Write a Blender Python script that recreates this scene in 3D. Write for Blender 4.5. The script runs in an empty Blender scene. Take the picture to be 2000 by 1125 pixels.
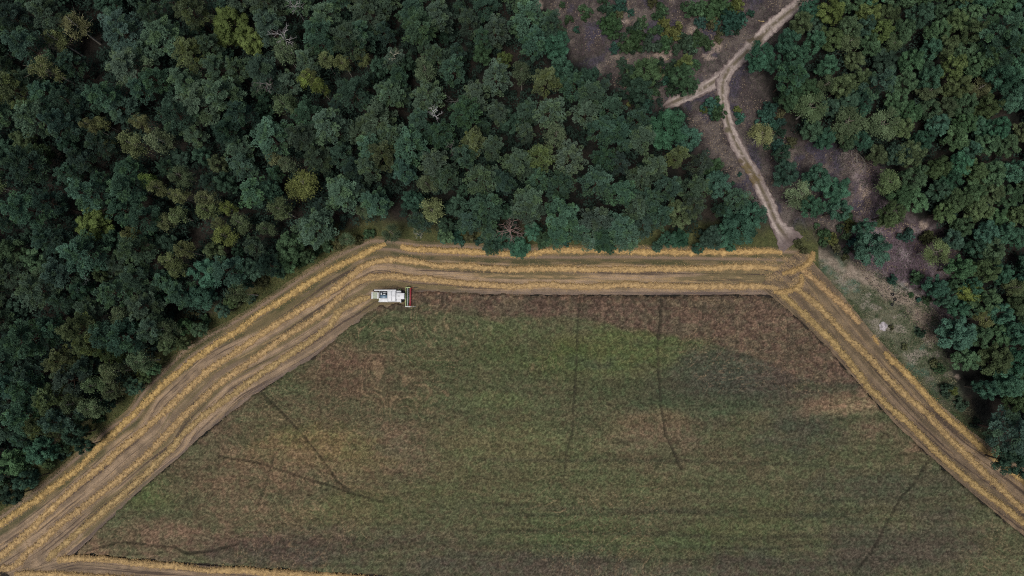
import bpy, math, random
import numpy as np

SC = bpy.context.scene
COL = SC.collection
rng = np.random.default_rng(11)
random.seed(5)

# ------------------------------------------------------------------ camera geometry
F_PX, CX, CY = 1327.0, 1000.0, 562.5          # focal length and centre, in pixels of the 2000 px wide photograph
H = 186.0                                     # height of the drone above the field
TILT = math.radians(3.4)
CT, ST = math.cos(TILT), math.sin(TILT)

def P(px, py, z=0.0):
    """ground point (world x, y) seen at photo pixel px, py when it lies at height z"""
    px = np.asarray(px, float); py = np.asarray(py, float)
    dx = (px - CX) / F_PX; dy = -(py - CY) / F_PX
    wy = dy * CT + ST; wz = dy * ST - CT
    t = (z - H) / wz
    return np.stack([dx * t, wy * t], -1)

def W2P(x, y, z=0.0):
    vx = x; vy = y; vz = z - H
    cy = vy * CT + vz * ST; cz = -vy * ST + vz * CT
    return CX + F_PX * vx / -cz, CY - F_PX * cy / -cz

# ------------------------------------------------------------------ noise
def _hash(ix, iy, seed):
    h = (ix.astype(np.int64) * 374761393 + iy.astype(np.int64) * 668265263 + seed * 1274126177) & 0xFFFFFFFF
    h = ((h ^ (h >> 13)) * 1274126177) & 0xFFFFFFFF
    h = h ^ (h >> 16)
    return (h & 0xFFFFFF) / float(0xFFFFFF)

def vnoise(x, y, seed=0):
    x = np.asarray(x, float); y = np.asarray(y, float)
    ix = np.floor(x); iy = np.floor(y)
    fx = x - ix; fy = y - iy
    fx = fx * fx * (3 - 2 * fx); fy = fy * fy * (3 - 2 * fy)
    a = _hash(ix, iy, seed); b = _hash(ix + 1, iy, seed)
    c = _hash(ix, iy + 1, seed); d = _hash(ix + 1, iy + 1, seed)
    return (a * (1 - fx) + b * fx) * (1 - fy) + (c * (1 - fx) + d * fx) * fy

def fbm(x, y, seed=0, octs=4, gain=0.5):
    s = 0; a = 1; n = 0
    for o in range(octs):
        s = s + a * vnoise(x * 2 ** o + 17.3 * o, y * 2 ** o - 9.1 * o, seed + o * 31)
        n += a; a *= gain
    return s / n

def sm(e0, e1, x):
    t = np.clip((x - e0) / (e1 - e0), 0, 1)
    return t * t * (3 - 2 * t)

def lin(r, g, b, k=1.0):
    c = np.array([r, g, b], float) / 255
    return np.where(c <= 0.04045, c / 12.92, ((c + 0.055) / 1.055) ** 2.4) * k

# ------------------------------------------------------------------ polyline helpers
def resample(pts, step):
    pts = np.asarray(pts, float)
    d = np.r_[0, np.cumsum(np.linalg.norm(np.diff(pts, axis=0), axis=1))]
    n = max(2, int(d[-1] / step) + 1)
    s = np.linspace(0, d[-1], n)
    out = np.stack([np.interp(s, d, pts[:, k]) for k in range(pts.shape[1])], -1)
    return out, s

def smooth(pts, k):
    pts = np.asarray(pts, float).copy()
    for _ in range(k):
        q = pts.copy()
        q[1:-1] = 0.25 * pts[:-2] + 0.5 * pts[1:-1] + 0.25 * pts[2:]
        pts = q
    return pts

def normals(c):
    t = np.gradient(c, axis=0)
    t /= np.linalg.norm(t, axis=1)[:, None] + 1e-9
    return np.stack([-t[:, 1], t[:, 0]], -1), t

def dist_poly(x, y, pts):
    """distance of the points to an open polyline"""
    best = np.full(np.shape(x), 1e9)
    for (ax, ay), (bx, by) in zip(pts[:-1], pts[1:]):
        dx, dy = bx - ax, by - ay
        L = dx * dx + dy * dy + 1e-9
        t = np.clip(((x - ax) * dx + (y - ay) * dy) / L, 0, 1)
        best = np.minimum(best, np.hypot(x - ax - t * dx, y - ay - t * dy))
    return best

def inside(x, y, poly):
    r = np.zeros(np.shape(x), bool)
    n = len(poly)
    for i in range(n):
        x1, y1 = poly[i]; x2, y2 = poly[(i + 1) % n]
        if y1 == y2: continue
        c = ((y1 > y) != (y2 > y)) & (x < (x2 - x1) * (y - y1) / (y2 - y1) + x1)
        r ^= c
    return r

# ------------------------------------------------------------------ mesh helpers
def quads(name, V, Q, col=None, mat=None, smooth_sh=False, uv=None):
    V = np.ascontiguousarray(V, dtype=np.float32); Q = np.ascontiguousarray(Q, dtype=np.int32)
    me = bpy.data.meshes.new(name)
    me.vertices.add(len(V)); me.vertices.foreach_set('co', V.ravel())
    me.loops.add(Q.size); me.loops.foreach_set('vertex_index', Q.ravel())
    me.polygons.add(len(Q))
    me.polygons.foreach_set('loop_start', np.arange(0, Q.size, 4, dtype=np.int32))
    if smooth_sh: me.polygons.foreach_set('use_smooth', np.ones(len(Q), bool))
    me.update(calc_edges=True)
    if col is not None:
        c = np.ones((len(V), 4), np.float32); c[:, :3] = col
        at = me.color_attributes.new('Col', 'FLOAT_COLOR', 'POINT')
        at.data.foreach_set('color', c.ravel())
    if mat: me.materials.append(mat)
    return me

def link(name, me, parent=None):
    o = bpy.data.objects.new(name, me); COL.objects.link(o)
    if parent: o.parent = parent
    return o

def tag(o, label=None, cat=None, group=None, kind=None):
    if label: o['label'] = label
    if cat: o['category'] = cat
    if group: o['group'] = group
    if kind: o['kind'] = kind
    return o

class Acc:
    """collects quads with a colour per vertex"""
    def __init__(s): s.V = []; s.Q = []; s.C = []; s.n = 0
    def add(s, V, Q, C):
        V = np.asarray(V, float); Q = np.asarray(Q, int)
        C = np.broadcast_to(np.asarray(C, float), (len(V), 3))
        s.V.append(V); s.Q.append(Q + s.n); s.C.append(C); s.n += len(V)
    def mesh(s, name, mat, smooth_sh=False):
        return quads(name, np.concatenate(s.V), np.concatenate(s.Q), np.concatenate(s.C), mat, smooth_sh)
    def tube(s, pts, r0, r1, C, k=5, cap=False):
        pts = np.asarray(pts, float); n = len(pts)
        t = np.gradient(pts, axis=0); t /= np.linalg.norm(t, axis=1)[:, None] + 1e-9
        ref = np.where(np.abs(t[:, 2:3]) > 0.9, [[1.0, 0, 0]], [[0, 0, 1.0]])
        a = np.cross(t, ref); a /= np.linalg.norm(a, axis=1)[:, None] + 1e-9
        b = np.cross(t, a)
        r = np.linspace(r0, r1, n)[:, None, None]
        an = np.arange(k) * 2 * np.pi / k
        V = pts[:, None] + r * (a[:, None] * np.cos(an)[None, :, None] + b[:, None] * np.sin(an)[None, :, None])
        i = np.arange(n - 1)[:, None]; j = np.arange(k)[None]
        Q = np.stack([i * k + j, i * k + (j + 1) % k, (i + 1) * k + (j + 1) % k, (i + 1) * k + j], -1).reshape(-1, 4)
        s.add(V.reshape(-1, 3), Q, C)
    def box(s, x0, x1, y0, y1, z0, z1, C=(1, 1, 1), top=None):
        """box; top = (x0, x1, y0, y1) of a narrower upper face"""
        X0, X1, Y0, Y1 = top or (x0, x1, y0, y1)
        V = [(x0, y0, z0), (x1, y0, z0), (x1, y1, z0), (x0, y1, z0), (X0, Y0, z1), (X1, Y0, z1), (X1, Y1, z1), (X0, Y1, z1)]
        Q = [(3, 2, 1, 0), (4, 5, 6, 7), (0, 1, 5, 4), (1, 2, 6, 5), (2, 3, 7, 6), (3, 0, 4, 7)]
        s.add(V, Q, C)
    def kites(s, p, d, side, L, Wd, C, base=0.35):
        """many leaves at once: base point p, unit direction d, unit side, length, width"""
        L = np.asarray(L)[:, None]; Wd = np.asarray(Wd)[:, None]
        m = p + d * L * base
        V = np.stack([p, m + side * Wd, p + d * L, m - side * Wd], 1).reshape(-1, 3)
        Q = np.arange(len(p) * 4).reshape(-1, 4)
        s.add(V, Q, np.repeat(np.asarray(C, float), 4, 0))

def unit(v):
    return v / (np.linalg.norm(v, axis=-1, keepdims=True) + 1e-9)

# ------------------------------------------------------------------ materials
def new_mat(name):
    m = bpy.data.materials.new(name); m.use_nodes = True
    nt = m.node_tree; nt.nodes.clear()
    out = nt.nodes.new('ShaderNodeOutputMaterial')
    return m, nt, out

def mul(nt, a, b, f=1.0):
    n = nt.nodes.new('ShaderNodeMix'); n.data_type = 'RGBA'; n.blend_type = 'MULTIPLY'
    n.inputs[0].default_value = f
    nt.links.new(a, n.inputs[6]); nt.links.new(b, n.inputs[7])
    return n.outputs[2]

def noise_grey(nt, scale, lo, hi, detail=3, stretch=None, f0=0.3, f1=0.7):
    tc = nt.nodes.new('ShaderNodeNewGeometry')
    src = tc.outputs['Position']
    if stretch:
        mp = nt.nodes.new('ShaderNodeMapping'); mp.inputs['Scale'].default_value = stretch
        nt.links.new(src, mp.inputs[0]); src = mp.outputs[0]
    n = nt.nodes.new('ShaderNodeTexNoise'); n.inputs['Scale'].default_value = scale; n.inputs['Detail'].default_value = detail
    nt.links.new(src, n.inputs['Vector'])
    r = nt.nodes.new('ShaderNodeMapRange')
    r.inputs[1].default_value = f0; r.inputs[2].default_value = f1; r.inputs[3].default_value = lo; r.inputs[4].default_value = hi
    nt.links.new(n.outputs[0], r.inputs[0])
    return r.outputs[0]

def m_leaf():
    m, nt, out = new_mat('foliage')
    at = nt.nodes.new('ShaderNodeVertexColor'); at.layer_name = 'Col'
    oi = nt.nodes.new('ShaderNodeObjectInfo')
    c = mul(nt, at.outputs[0], oi.outputs['Color'])
    d = nt.nodes.new('ShaderNodeBsdfDiffuse'); t = nt.nodes.new('ShaderNodeBsdfTranslucent')
    mx = nt.nodes.new('ShaderNodeMixShader'); mx.inputs[0].default_value = 0.18
    nt.links.new(c, d.inputs[0]); nt.links.new(c, t.inputs[0])
    nt.links.new(d.outputs[0], mx.inputs[1]); nt.links.new(t.outputs[0], mx.inputs[2])
    nt.links.new(mx.outputs[0], out.inputs[0])
    return m

def m_vert(name, rough=0.9, nz=None, bump=None, spec=0.2):
    """vertex colour times fine noise"""
    m, nt, out = new_mat(name)
    at = nt.nodes.new('ShaderNodeVertexColor'); at.layer_name = 'Col'
    c = at.outputs[0]
    for (sc_, lo, hi, de) in (nz or []):
        c = mul(nt, c, noise_grey(nt, sc_, lo, hi, de))
    b = nt.nodes.new('ShaderNodeBsdfPrincipled')
    b.inputs['Roughness'].default_value = rough
    b.inputs['Specular IOR Level'].default_value = spec
    nt.links.new(c, b.inputs['Base Color'])
    if bump:
        bp = nt.nodes.new('ShaderNodeBump'); bp.inputs['Strength'].default_value = bump[1]; bp.inputs['Distance'].default_value = bump[2]
        nt.links.new(noise_grey(nt, bump[0], 0, 1, 4), bp.inputs['Height'])
        nt.links.new(bp.outputs[0], b.inputs['Normal'])
    nt.links.new(b.outputs[0], out.inputs[0])
    return m

def m_paint(name, col, rough=0.45, metal=0.0, dirt=0.25, dscale=1.5, spec=0.5):
    m, nt, out = new_mat(name)
    b = nt.nodes.new('ShaderNodeBsdfPrincipled')
    rgb = nt.nodes.new('ShaderNodeRGB'); rgb.outputs[0].default_value = (*col, 1)
    c = mul(nt, rgb.outputs[0], noise_grey(nt, dscale, 1 - dirt, 1.0, 5))
    nt.links.new(c, b.inputs['Base Color'])
    b.inputs['Roughness'].default_value = rough; b.inputs['Metallic'].default_value = metal
    b.inputs['Specular IOR Level'].default_value = spec
    nt.links.new(b.outputs[0], out.inputs[0])
    return m

M_LEAF = m_leaf()
M_BARK = m_vert('bark', 0.9, [(6, 0.6, 1.25, 4)])
M_SOIL = m_vert('soil', 0.95, [(3.2, 0.62, 1.35, 5), (0.9, 0.8, 1.2, 4)], (4.0, 0.7, 0.25))
M_SAND = m_vert('sand', 0.95, [(2.2, 0.84, 1.14, 5)], (3.0, 0.5, 0.15))
M_STUB = m_vert('stubble', 0.95, [(5.0, 0.7, 1.28, 4)], (6.0, 0.6, 0.12))
M_CROP = m_vert('crop', 0.95, [(7.0, 0.7, 1.3, 3)])
M_STRAW = m_vert('straw', 0.8, [(9.0, 0.75, 1.2, 3)])
M_TUFT = m_vert('tuft', 0.9)

# ------------------------------------------------------------------ the lines of the place, in photo pixels
SW = {}
SW['outer_left'] = [(-45, 1058), (0, 1024), (37, 998), (78, 971), (117, 942), (160, 907), (187, 880), (213, 859), (240, 832), (284, 784), (329, 742), (382, 700), (427, 669), (471, 642), (500, 615), (558, 582), (611, 549), (651, 527), (691, 507), (725, 490), (753, 476)]
SW['second'] = [(-45, 1118), (0, 1085), (59, 1036), (92, 1000), (133, 963), (178, 926), (219, 892), (263, 855), (311, 811), (378, 749), (410, 722), (444, 698), (498, 661), (544, 629), (598, 596), (647, 569), (678, 544), (709, 522), (740, 510), (776, 506), (820, 511), (856, 519), (891, 520), (944, 522), (1000, 527), (1067, 524), (1133, 527), (1267, 524), (1400, 524), (1484, 522), (1520, 526)]
SW['third'] = [(-45, 1116), (0, 1112), (27, 1106), (39, 1094), (49, 1080), (81, 1058), (122, 1021), (171, 985), (220, 946), (269, 904), (313, 860), (369, 802), (405, 767), (444, 737), (498, 700), (544, 667), (589, 638), (633, 609), (664, 580), (691, 556), (722, 542), (767, 538), (811, 542), (878, 551), (944, 555), (1000, 558), (1058, 554), (1133, 559), (1244, 555), (1355, 560), (1444, 560), (1492, 558), (1520, 562)]
SW['inner'] = [(90, 1095), (110, 1075), (147, 1043), (191, 1009), (232, 972), (281, 929), (330, 880), (378, 829), (427, 789), (498, 738), (558, 696), (611, 664), (645, 636), (657, 614), (678, 596), (705, 583), (722, 579)]
SW['wood_edge'] = [(783, 481), (810, 487), (840, 488), (900, 491), (960, 494), (1000, 497), (1040, 496), (1070, 491), (1100, 489), (1200, 490), (1300, 491), (1400, 491), (1492, 490), (1528, 493)]
SW['right_outer'] = [(1566, 523), (1611, 562), (1640, 590), (1669, 620), (1679, 632)]
SW['right_outer_far'] = [(1728, 688), (1740, 700), (1789, 749), (1833, 798), (1878, 838), (1922, 878), (1967, 913), (2000, 942), (2050, 985)]
SW['right_middle'] = [(1552, 558), (1611, 611), (1656, 660), (1696, 696), (1731, 736), (1775, 776), (1820, 820), (1878, 878), (1931, 931), (1984, 980), (2050, 1040)]
SW['right_inner'] = [(1522, 571), (1567, 611), (1616, 656), (1656, 700), (1691, 749), (1736, 793), (1784, 838), (1829, 885), (1878, 927), (1922, 962), (1971, 998), (2050, 1066)]
SW['bottom'] = [(112, 1094), (147, 1091), (196, 1094), (244, 1097), (318, 1104), (400, 1112), (500, 1116), (600, 1122), (700, 1129), (800, 1138)]
SW['bottom_low'] = [(28, 1122), (110, 1120), (200, 1126), (330, 1136), (480, 1146)]
SW['hook'] = [(1512, 572), (1532, 572), (1548, 566), (1560, 558), (1566, 547), (1563, 536)]
SW['cross'] = [(1528, 536), (1545, 530), (1562, 524), (1575, 517), (1584, 506), (1589, 492)]
SW['short'] = [(1704, 657), (1709, 664), (1716, 672)]

LT_OUT = [(-60, 1040), (0, 1000), (75, 945), (139, 893), (187, 848), (249, 800), (275, 757), (311, 722), (355, 678), (400, 650), (444, 628), (498, 595), (600, 525), (660, 490), (720, 462), (760, 462), (812, 470), (830, 471), (1000, 477), (1250, 478), (1500, 482), (1560, 484), (1590, 500)]
LT_IN = [(80, 1190), (105, 1120), (200, 1030), (262, 968), (306, 930), (362, 882), (392, 852), (432, 820), (480, 784), (516, 758), (562, 730), (606, 702), (690, 640), (712, 622), (740, 606), (775, 602), (803, 601), (813, 575), (1000, 575), (1250, 576), (1500, 575), (1532, 590), (1560, 610)]
RT_OUT = [(1560, 488), (1585, 508), (1650, 582), (1700, 645), (1760, 710), (1830, 785), (1900, 845), (2000, 915), (2090, 980)]
RT_IN = [(1480, 560), (1505, 577), (1565, 628), (1620, 683), (1680, 752), (1752, 832), (1832, 905), (1930, 990), (2040, 1080)]
BT_UP = [(60, 1112), (100, 1097), (150, 1082), (300, 1097), (500, 1111), (800, 1131), (1000, 1150)]
BT_LO = [(-60, 1200), (60, 1200), (150, 1200), (300, 1200), (500, 1200), (800, 1210), (1000, 1220)]

FIELD = [(806, 569), (830, 570), (1000, 576), (1250, 577), (1470, 577), (1500, 580), (1518, 588), (1540, 605), (1565, 627), (1600, 660), (1620, 682), (1680, 751), (1720, 796), (1752, 830), (1832, 904), (1930, 989), (2040, 1080), (2100, 1130), (2100, 1260), (1000, 1260),
         (800, 1130), (500, 1110), (300, 1096), (150, 1081), (180, 1046), (200, 1029), (262, 967), (306, 929), (362, 881), (432, 819), (516, 757), (606, 701), (690, 634), (712, 614), (738, 599), (770, 594), (806, 593)]

TRACKS = [  # wheel tracks and trampled lines through the crop: points, half width (m), depth
    ([(1135, 576), (1129, 620), (1127, 678), (1124, 749), (1120, 789), (1118, 847), (1107, 882), (1102, 935)], 0.42, .8),
    ([(1141, 578), (1137, 615), (1132, 640)], 0.28, .6), ([(1120, 578), (1113, 610)], .2, .4), ([(1150, 580), (1146, 602)], .2, .35),
    ([(1292, 576), (1289, 633), (1284, 678), (1288, 749), (1291, 789), (1300, 847), (1307, 862), (1331, 915)], 0.48, .9),
    ([(1307, 862), (1285, 905), (1265, 945)], .25, .4), ([(1305, 862), (1330, 842), (1356, 855)], .25, .4),
    ([(1120, 789), (1138, 807), (1191, 851), (1231, 869)], .3, .6),
    ([(498, 753), (558, 811), (598, 856), (633, 900), (660, 940), (691, 964), (749, 980)], .42, 1.1),
    ([(560, 830), (590, 865), (612, 890)], .22, .45),
    ([(425, 890), (500, 902), (544, 915), (589, 931), (655, 951), (691, 964)], .42, 1.0),
    ([(537, 885), (522, 940), (504, 985)], .38, .95), ([(470, 985), (440, 1060)], .25, .4),
    ([(1815, 895), (1784, 944), (1758, 971), (1700, 1080), (1650, 1140)], .42, 1.0), ([(1835, 910), (1790, 960), (1760, 1000)], .2, .35),
    ([(1141, 640), (1136, 700), (1133, 780), (1128, 850)], .2, .35), ([(1303, 580), (1300, 640), (1296, 720), (1301, 790), (1313, 850)], .2, .4), ([(1170, 578), (1166, 620)], .2, .4), ([(1215, 578), (1218, 612)], .2, .35), ([(1430, 580), (1428, 625)], .2, .35), ([(1480, 582), (1484, 640)], .2, .3), ([(960, 575), (955, 605)], .2, .3), ([(1060, 578), (1056, 612)], .2, .35), ([(1555, 640), (1553, 760)], .2, .3), ([(1440, 800), (1432, 960)], .2, .25), ([(990, 690), (985, 900)], .2, .2), ([(1540, 900), (1536, 1010)], .25, .35), ([(660, 800), (640, 900)], .2, .3), ([(1840, 930), (1815, 985), (1770, 1060)], .25, .4), ([(430, 900), (400, 1000)], .2, .3),
    ([(1538, 630), (1538, 767), (1545, 800)], .35, .35), ([(1249, 578), (1260, 600), (1271, 630)], .28, .6), ([(1373, 578), (1373, 622)], .25, .5), ([(1342, 582), (1333, 612)], .22, .4),
    ([(170, 1075), (227, 1060), (244, 1058), (293, 1064), (342, 1068), (365, 1080), (420, 1074), (470, 1060)], .42, 1.1),
    ([(240, 1006), (264, 1033), (270, 1050)], .28, .6), ([(364, 962), (374, 1006), (395, 1030)], .28, .5), ([(395, 1045), (430, 1035), (470, 1042)], .25, .5),
    ([(330, 940), (400, 985), (470, 1030)], .22, .35), ([(1700, 895), (1640, 860), (1560, 800)], .2, .25), ([(890, 700), (885, 820)], .3, .2),
    ([(1700, 830), (1735, 850), (1730, 868)], .3, .6), ([(1560, 900), (1548, 1000)], .3, .25), ([(700, 700), (745, 790), (770, 860)], .25, .22)]

# ------------------------------------------------------------------ ground sheet
def axis(lo, hi, st, far):
    core = np.arange(lo, hi + st, st)
    return np.r_[[-f for f in far[::-1]], core, far]
gx = axis(-175, 175, 0.42, [230, 400, 900, 3000]); gy = axis(-95, 118, 0.42, [230, 400, 900, 3000])
GX, GY = np.meshgrid(gx, gy)
gpx, gpy = W2P(np.clip(GX, -180, 180), np.clip(GY, -100, 125))
K = 1.12                                         # albedo for a wanted picture colour
n1 = fbm(GX * .05, GY * .05, 1); n2 = fbm(GX * .25, GY * .25, 2); n3 = fbm(GX * 1.1, GY * 1.1, 3, 3)
def mixc(a, b, t): return a + (b - a) * t[..., None]
litter = mixc(lin(30, 31, 27, K), lin(48, 43, 38, K), sm(.35, .65, n2))
# open clearing: purple-brown heath with pale dry grass and sand
CLEAR = [(1045, -60), (1600, -60), (1540, 40), (1490, 120), (1500, 200), (1480, 290), (1560, 250), (1660, 290), (1720, 340), (1700, 420), (1640, 440), (1560, 480), (1500, 440), (1440, 370), (1380, 300), (1330, 210), (1190, 165), (1110, 110)]
heath = mixc(lin(68, 61, 60, K), lin(95, 87, 82, K), sm(.38, .66, n2 * .6 + n3 * .4))
pale = mixc(lin(120, 108, 98, K), lin(140, 128, 116, K), n3)
heath = mixc(heath, pale, sm(.60, .72, n1 * .45 + n2 * .55) * .75)
blue = lin(66, 62, 74, K)
heath = mixc(heath, np.broadcast_to(blue, heath.shape), sm(.56, .68, fbm(GX * .18, GY * .18, 9)) * .8)
def near(poly, soft):
    d = dist_poly(gpx, gpy, poly + [poly[0]])
    return np.clip(np.where(inside(gpx, gpy, poly), .5 + d / soft, .5 - d / soft) + (n2 - .5) * 1.2, 0, 1)
gc = mixc(litter, heath, near(CLEAR, 40))
CLEAR2 = [(1660, 290), (1720, 320), (1745, 430), (1800, 440), (1880, 470), (1860, 560), (1840, 640), (1830, 720), (1790, 640), (1700, 560), (1650, 480), (1690, 400)]
gc = mixc(gc, mixc(lin(84, 72, 78, K), lin(128, 116, 118, K), sm(.42, .7, n2 * .5 + n3 * .5)), near(CLEAR2, 40))
# grassy wedge between the right stubble and the wood
WEDGE = [(1570, 480), (1620, 490), (1700, 525), (1780, 570), (1830, 610), (1845, 690), (1880, 780), (1960, 880), (2010, 950), (1900, 860), (1830, 795), (1760, 720), (1700, 655), (1640, 585)]
wg = mixc(lin(66, 74, 54, K), lin(98, 98, 80, K), sm(.4, .64, n2 * .5 + n3 * .5))
wg = mixc(wg, np.broadcast_to(lin(74, 96, 80, K), wg.shape), sm(.56, .66, fbm(GX * .16, GY * .16, 21)) * .85)
wg = mixc(wg, np.broadcast_to(lin(134, 126, 114, K), wg.shape), sm(.56, .70, fbm(GX * .3, GY * .55, 33)) * sm(560, 520, np.abs(gpx - 1720) * 2 + np.abs(gpy - 590)) * .8)
wg = mixc(wg, np.broadcast_to(lin(60, 58, 42, K), wg.shape), sm(700, 800, gpy) * .8)
dsand = dist_poly(gpx, gpy, [(1560, 470), (1600, 492), (1655, 525), (1720, 560), (1770, 592), (1805, 622), (1815, 650)])
wg = mixc(wg, mixc(lin(112, 98, 86, K), lin(150, 136, 122, K), n3), sm(24, 5, dsand + (fbm(GX * .35, GY * .35, 34, 3) - .5) * 44) * .85)
wg = mixc(wg, np.broadcast_to(lin(62, 70, 44, K), wg.shape), sm(16, 4, dist_poly(gpx, gpy, RT_OUT) + (n2 - .5) * 20) * .6)
gc = mixc(gc, wg, near(WEDGE, 22))
gc = mixc(gc, mixc(lin(60, 66, 42, K), lin(96, 88, 60, K), n3), sm(26, 10, np.hypot(gpx - 1548, (gpy - 487) * 2) + (n2 - .5) * 16) * .8)
# grassy margin between the left stubble and the wood
dl = dist_poly(gpx, gpy, LT_OUT)
mg = mixc(lin(60, 68, 40, K), lin(86, 86, 54, K), n3)
gc = mixc(gc, mg, sm(58, 14, dl + (n2 - .5) * 40) * (gpx < 1600))
# sand patches
for (sx, sy, sr) in [(1352, 58, 9), (1053, 8, 9), (1225, 42, 5), (1400, 90, 12), (1385, 110, 12), (1295, 104, 16), (1690, 372, 14), (1805, 440, 8), (1770, 556, 5), (1715, 690, 3), (1870, 735, 6)]:
    gc = mixc(gc, np.broadcast_to(lin(150, 134, 122, K), gc.shape), sm(sr * 1.2, sr * .5, np.hypot(gpx - sx, gpy - sy) + (n3 - .5) * sr * 1.6) * .8)
far = np.maximum(np.abs(GX) - 165, np.abs(GY - 12) - 98)
gc = mixc(gc, np.broadcast_to(lin(58, 62, 44, K), gc.shape), sm(0, 9, far))
gz = (n2 - .5) * .35 * sm(0, 20, np.minimum(dl, 60)) - .06
gz = np.where((np.abs(GX) > 176) | (np.abs(GY) > 120), -.06, gz) - 0.06
gz = np.where(inside(gpx, gpy, FIELD) | (dist_poly(gpx, gpy, LT_IN) < 30) | (dist_poly(gpx, gpy, RT_IN) < 90), -.12, gz)
ny, nx = GX.shape
def grid_q(ny, nx):
    i = np.arange(ny - 1)[:, None]; j = np.arange(nx - 1)[None]
    return np.stack([i * nx + j, i * nx + j + 1, (i + 1) * nx + j + 1, (i + 1) * nx + j], -1).reshape(-1, 4)
me = quads('ground', np.stack([GX, GY, gz], -1).reshape(-1, 3), grid_q(ny, nx), gc.reshape(-1, 3), M_SOIL, True)
tag(link('ground', me), kind='structure')

# ------------------------------------------------------------------ ribbons: stubble and tracks
def ribbon(name, outer, inner, z, colour, step=.35, vstep=.22, ragged=.25):
    A = P(*np.array(outer, float).T); B = P(*np.array(inner, float).T)
    t = np.linspace(0, 1, len(A)); L = np.sum(np.linalg.norm(np.diff((A + B) / 2, axis=0), axis=1))
    # arc length parameter of the centre line
    s = np.r_[0, np.cumsum(np.linalg.norm(np.diff((A + B) / 2, axis=0), axis=1))]
    ss = np.arange(0, s[-1], step)
    a = np.stack([np.interp(ss, s, A[:, k]) for k in (0, 1)], -1); b = np.stack([np.interp(ss, s, B[:, k]) for k in (0, 1)], -1)
    ns = max(1, int(5 / step))
    a = smooth(a, ns); b = smooth(b, ns)
    wmax = np.max(np.linalg.norm(b - a, axis=1)); nv = max(6, int(wmax / vstep))
    v = np.linspace(0, 1, nv)
    V = a[:, None] * (1 - v[None, :, None]) + b[:, None] * v[None, :, None]
    width = np.linalg.norm(b - a, axis=1)
    U = ss[:, None] + 0 * v[None]; VM = v[None] * width[:, None]
    jit = (fbm(U * .8, v[None] * 0 + 3.3, 71) - .5) * ragged * 2
    d = unit(b - a)
    edge = np.zeros_like(VM); edge[:, 0] = 1; edge[:, -1] = 1
    V = V + d[:, None] * (jit * edge)[..., None]
    c, dz = colour(U, VM, width[:, None] - VM, V)
    Z = np.full(VM.shape, z) + dz
    me = quads(name, np.concatenate([V, Z[..., None]], -1).reshape(-1, 3), grid_q(len(ss), nv), c.reshape(-1, 3), M_STUB, True)
    return me

def stubble_col(seed, greener=.35, dark=1.0):
    def f(U, v, vi, V):
        s1 = fbm(U * .02, v * .9, seed, 3); s2 = fbm(U * .05, v * 2.2, seed + 5, 3); s3 = fbm(U * .5, v * 3.2, seed + 9, 2)
        g = fbm(U * .03, v * .45, seed + 13, 3); w = fbm(V[..., 0] * .5, V[..., 1] * .5, seed + 3, 3)
        c = mixc(lin(112, 97, 80, K * dark), lin(156, 134, 109, K * dark), sm(.36, .66, s1 * .4 + s2 * .3 + w * .3))
        c = mixc(c, np.broadcast_to(lin(88, 82, 52, K * dark), c.shape), sm(.52, .66, g) * (greener + .3 * s2))
        c = mixc(c, np.broadcast_to(lin(70, 60, 54, K * dark), c.shape), sm(.56, .70, s2) * .85)
        c = mixc(c, np.broadcast_to(lin(160, 134, 98, K * dark), c.shape), sm(.62, .74, s3 * .5 + s1 * .5) * .6)
        dz = (s2 - .5) * .05 + (s3 - .5) * .05
        return c, dz
    return f
def lt_col(U, v, vi, V):
    c, dz = stubble_col(40, .55)(U, v, vi, V)
    # the grassy farm track along the wood: two worn wheel lines with green between
    s = fbm(U * .25, v * .8, 44, 3)
    t = sm(6.2, 4.8, v + (s - .5) * 1.6)
    c = mixc(c, mixc(lin(72, 72, 48, K), lin(104, 92, 66, K), sm(.35, .65, s)), t * .85)
    for c0 in (1.3, 3.5):
        c = mixc(c, np.broadcast_to(lin(134, 114, 98, K), c.shape), np.exp(-((v - c0 + (s - .5) * .5) / .42) ** 2) * .8 * t)
    # grey-brown strip along the standing crop
    e = sm(1.7, .3, vi + (s - .5) * .8)
    c = mixc(c, np.broadcast_to(lin(104, 92, 86, K), c.shape), e * .6)
    return c, dz
tag(link('stubble', ribbon('stubble', LT_OUT, LT_IN, .02, lt_col)), kind='structure')
tag(link('stubble', ribbon('stubble', RT_OUT, RT_IN, .10, stubble_col(140, .12, .70))), kind='structure')
tag(link('stubble', ribbon('stubble', BT_UP, BT_LO, .18, stubble_col(240, .3, .95))), kind='structure')

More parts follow.
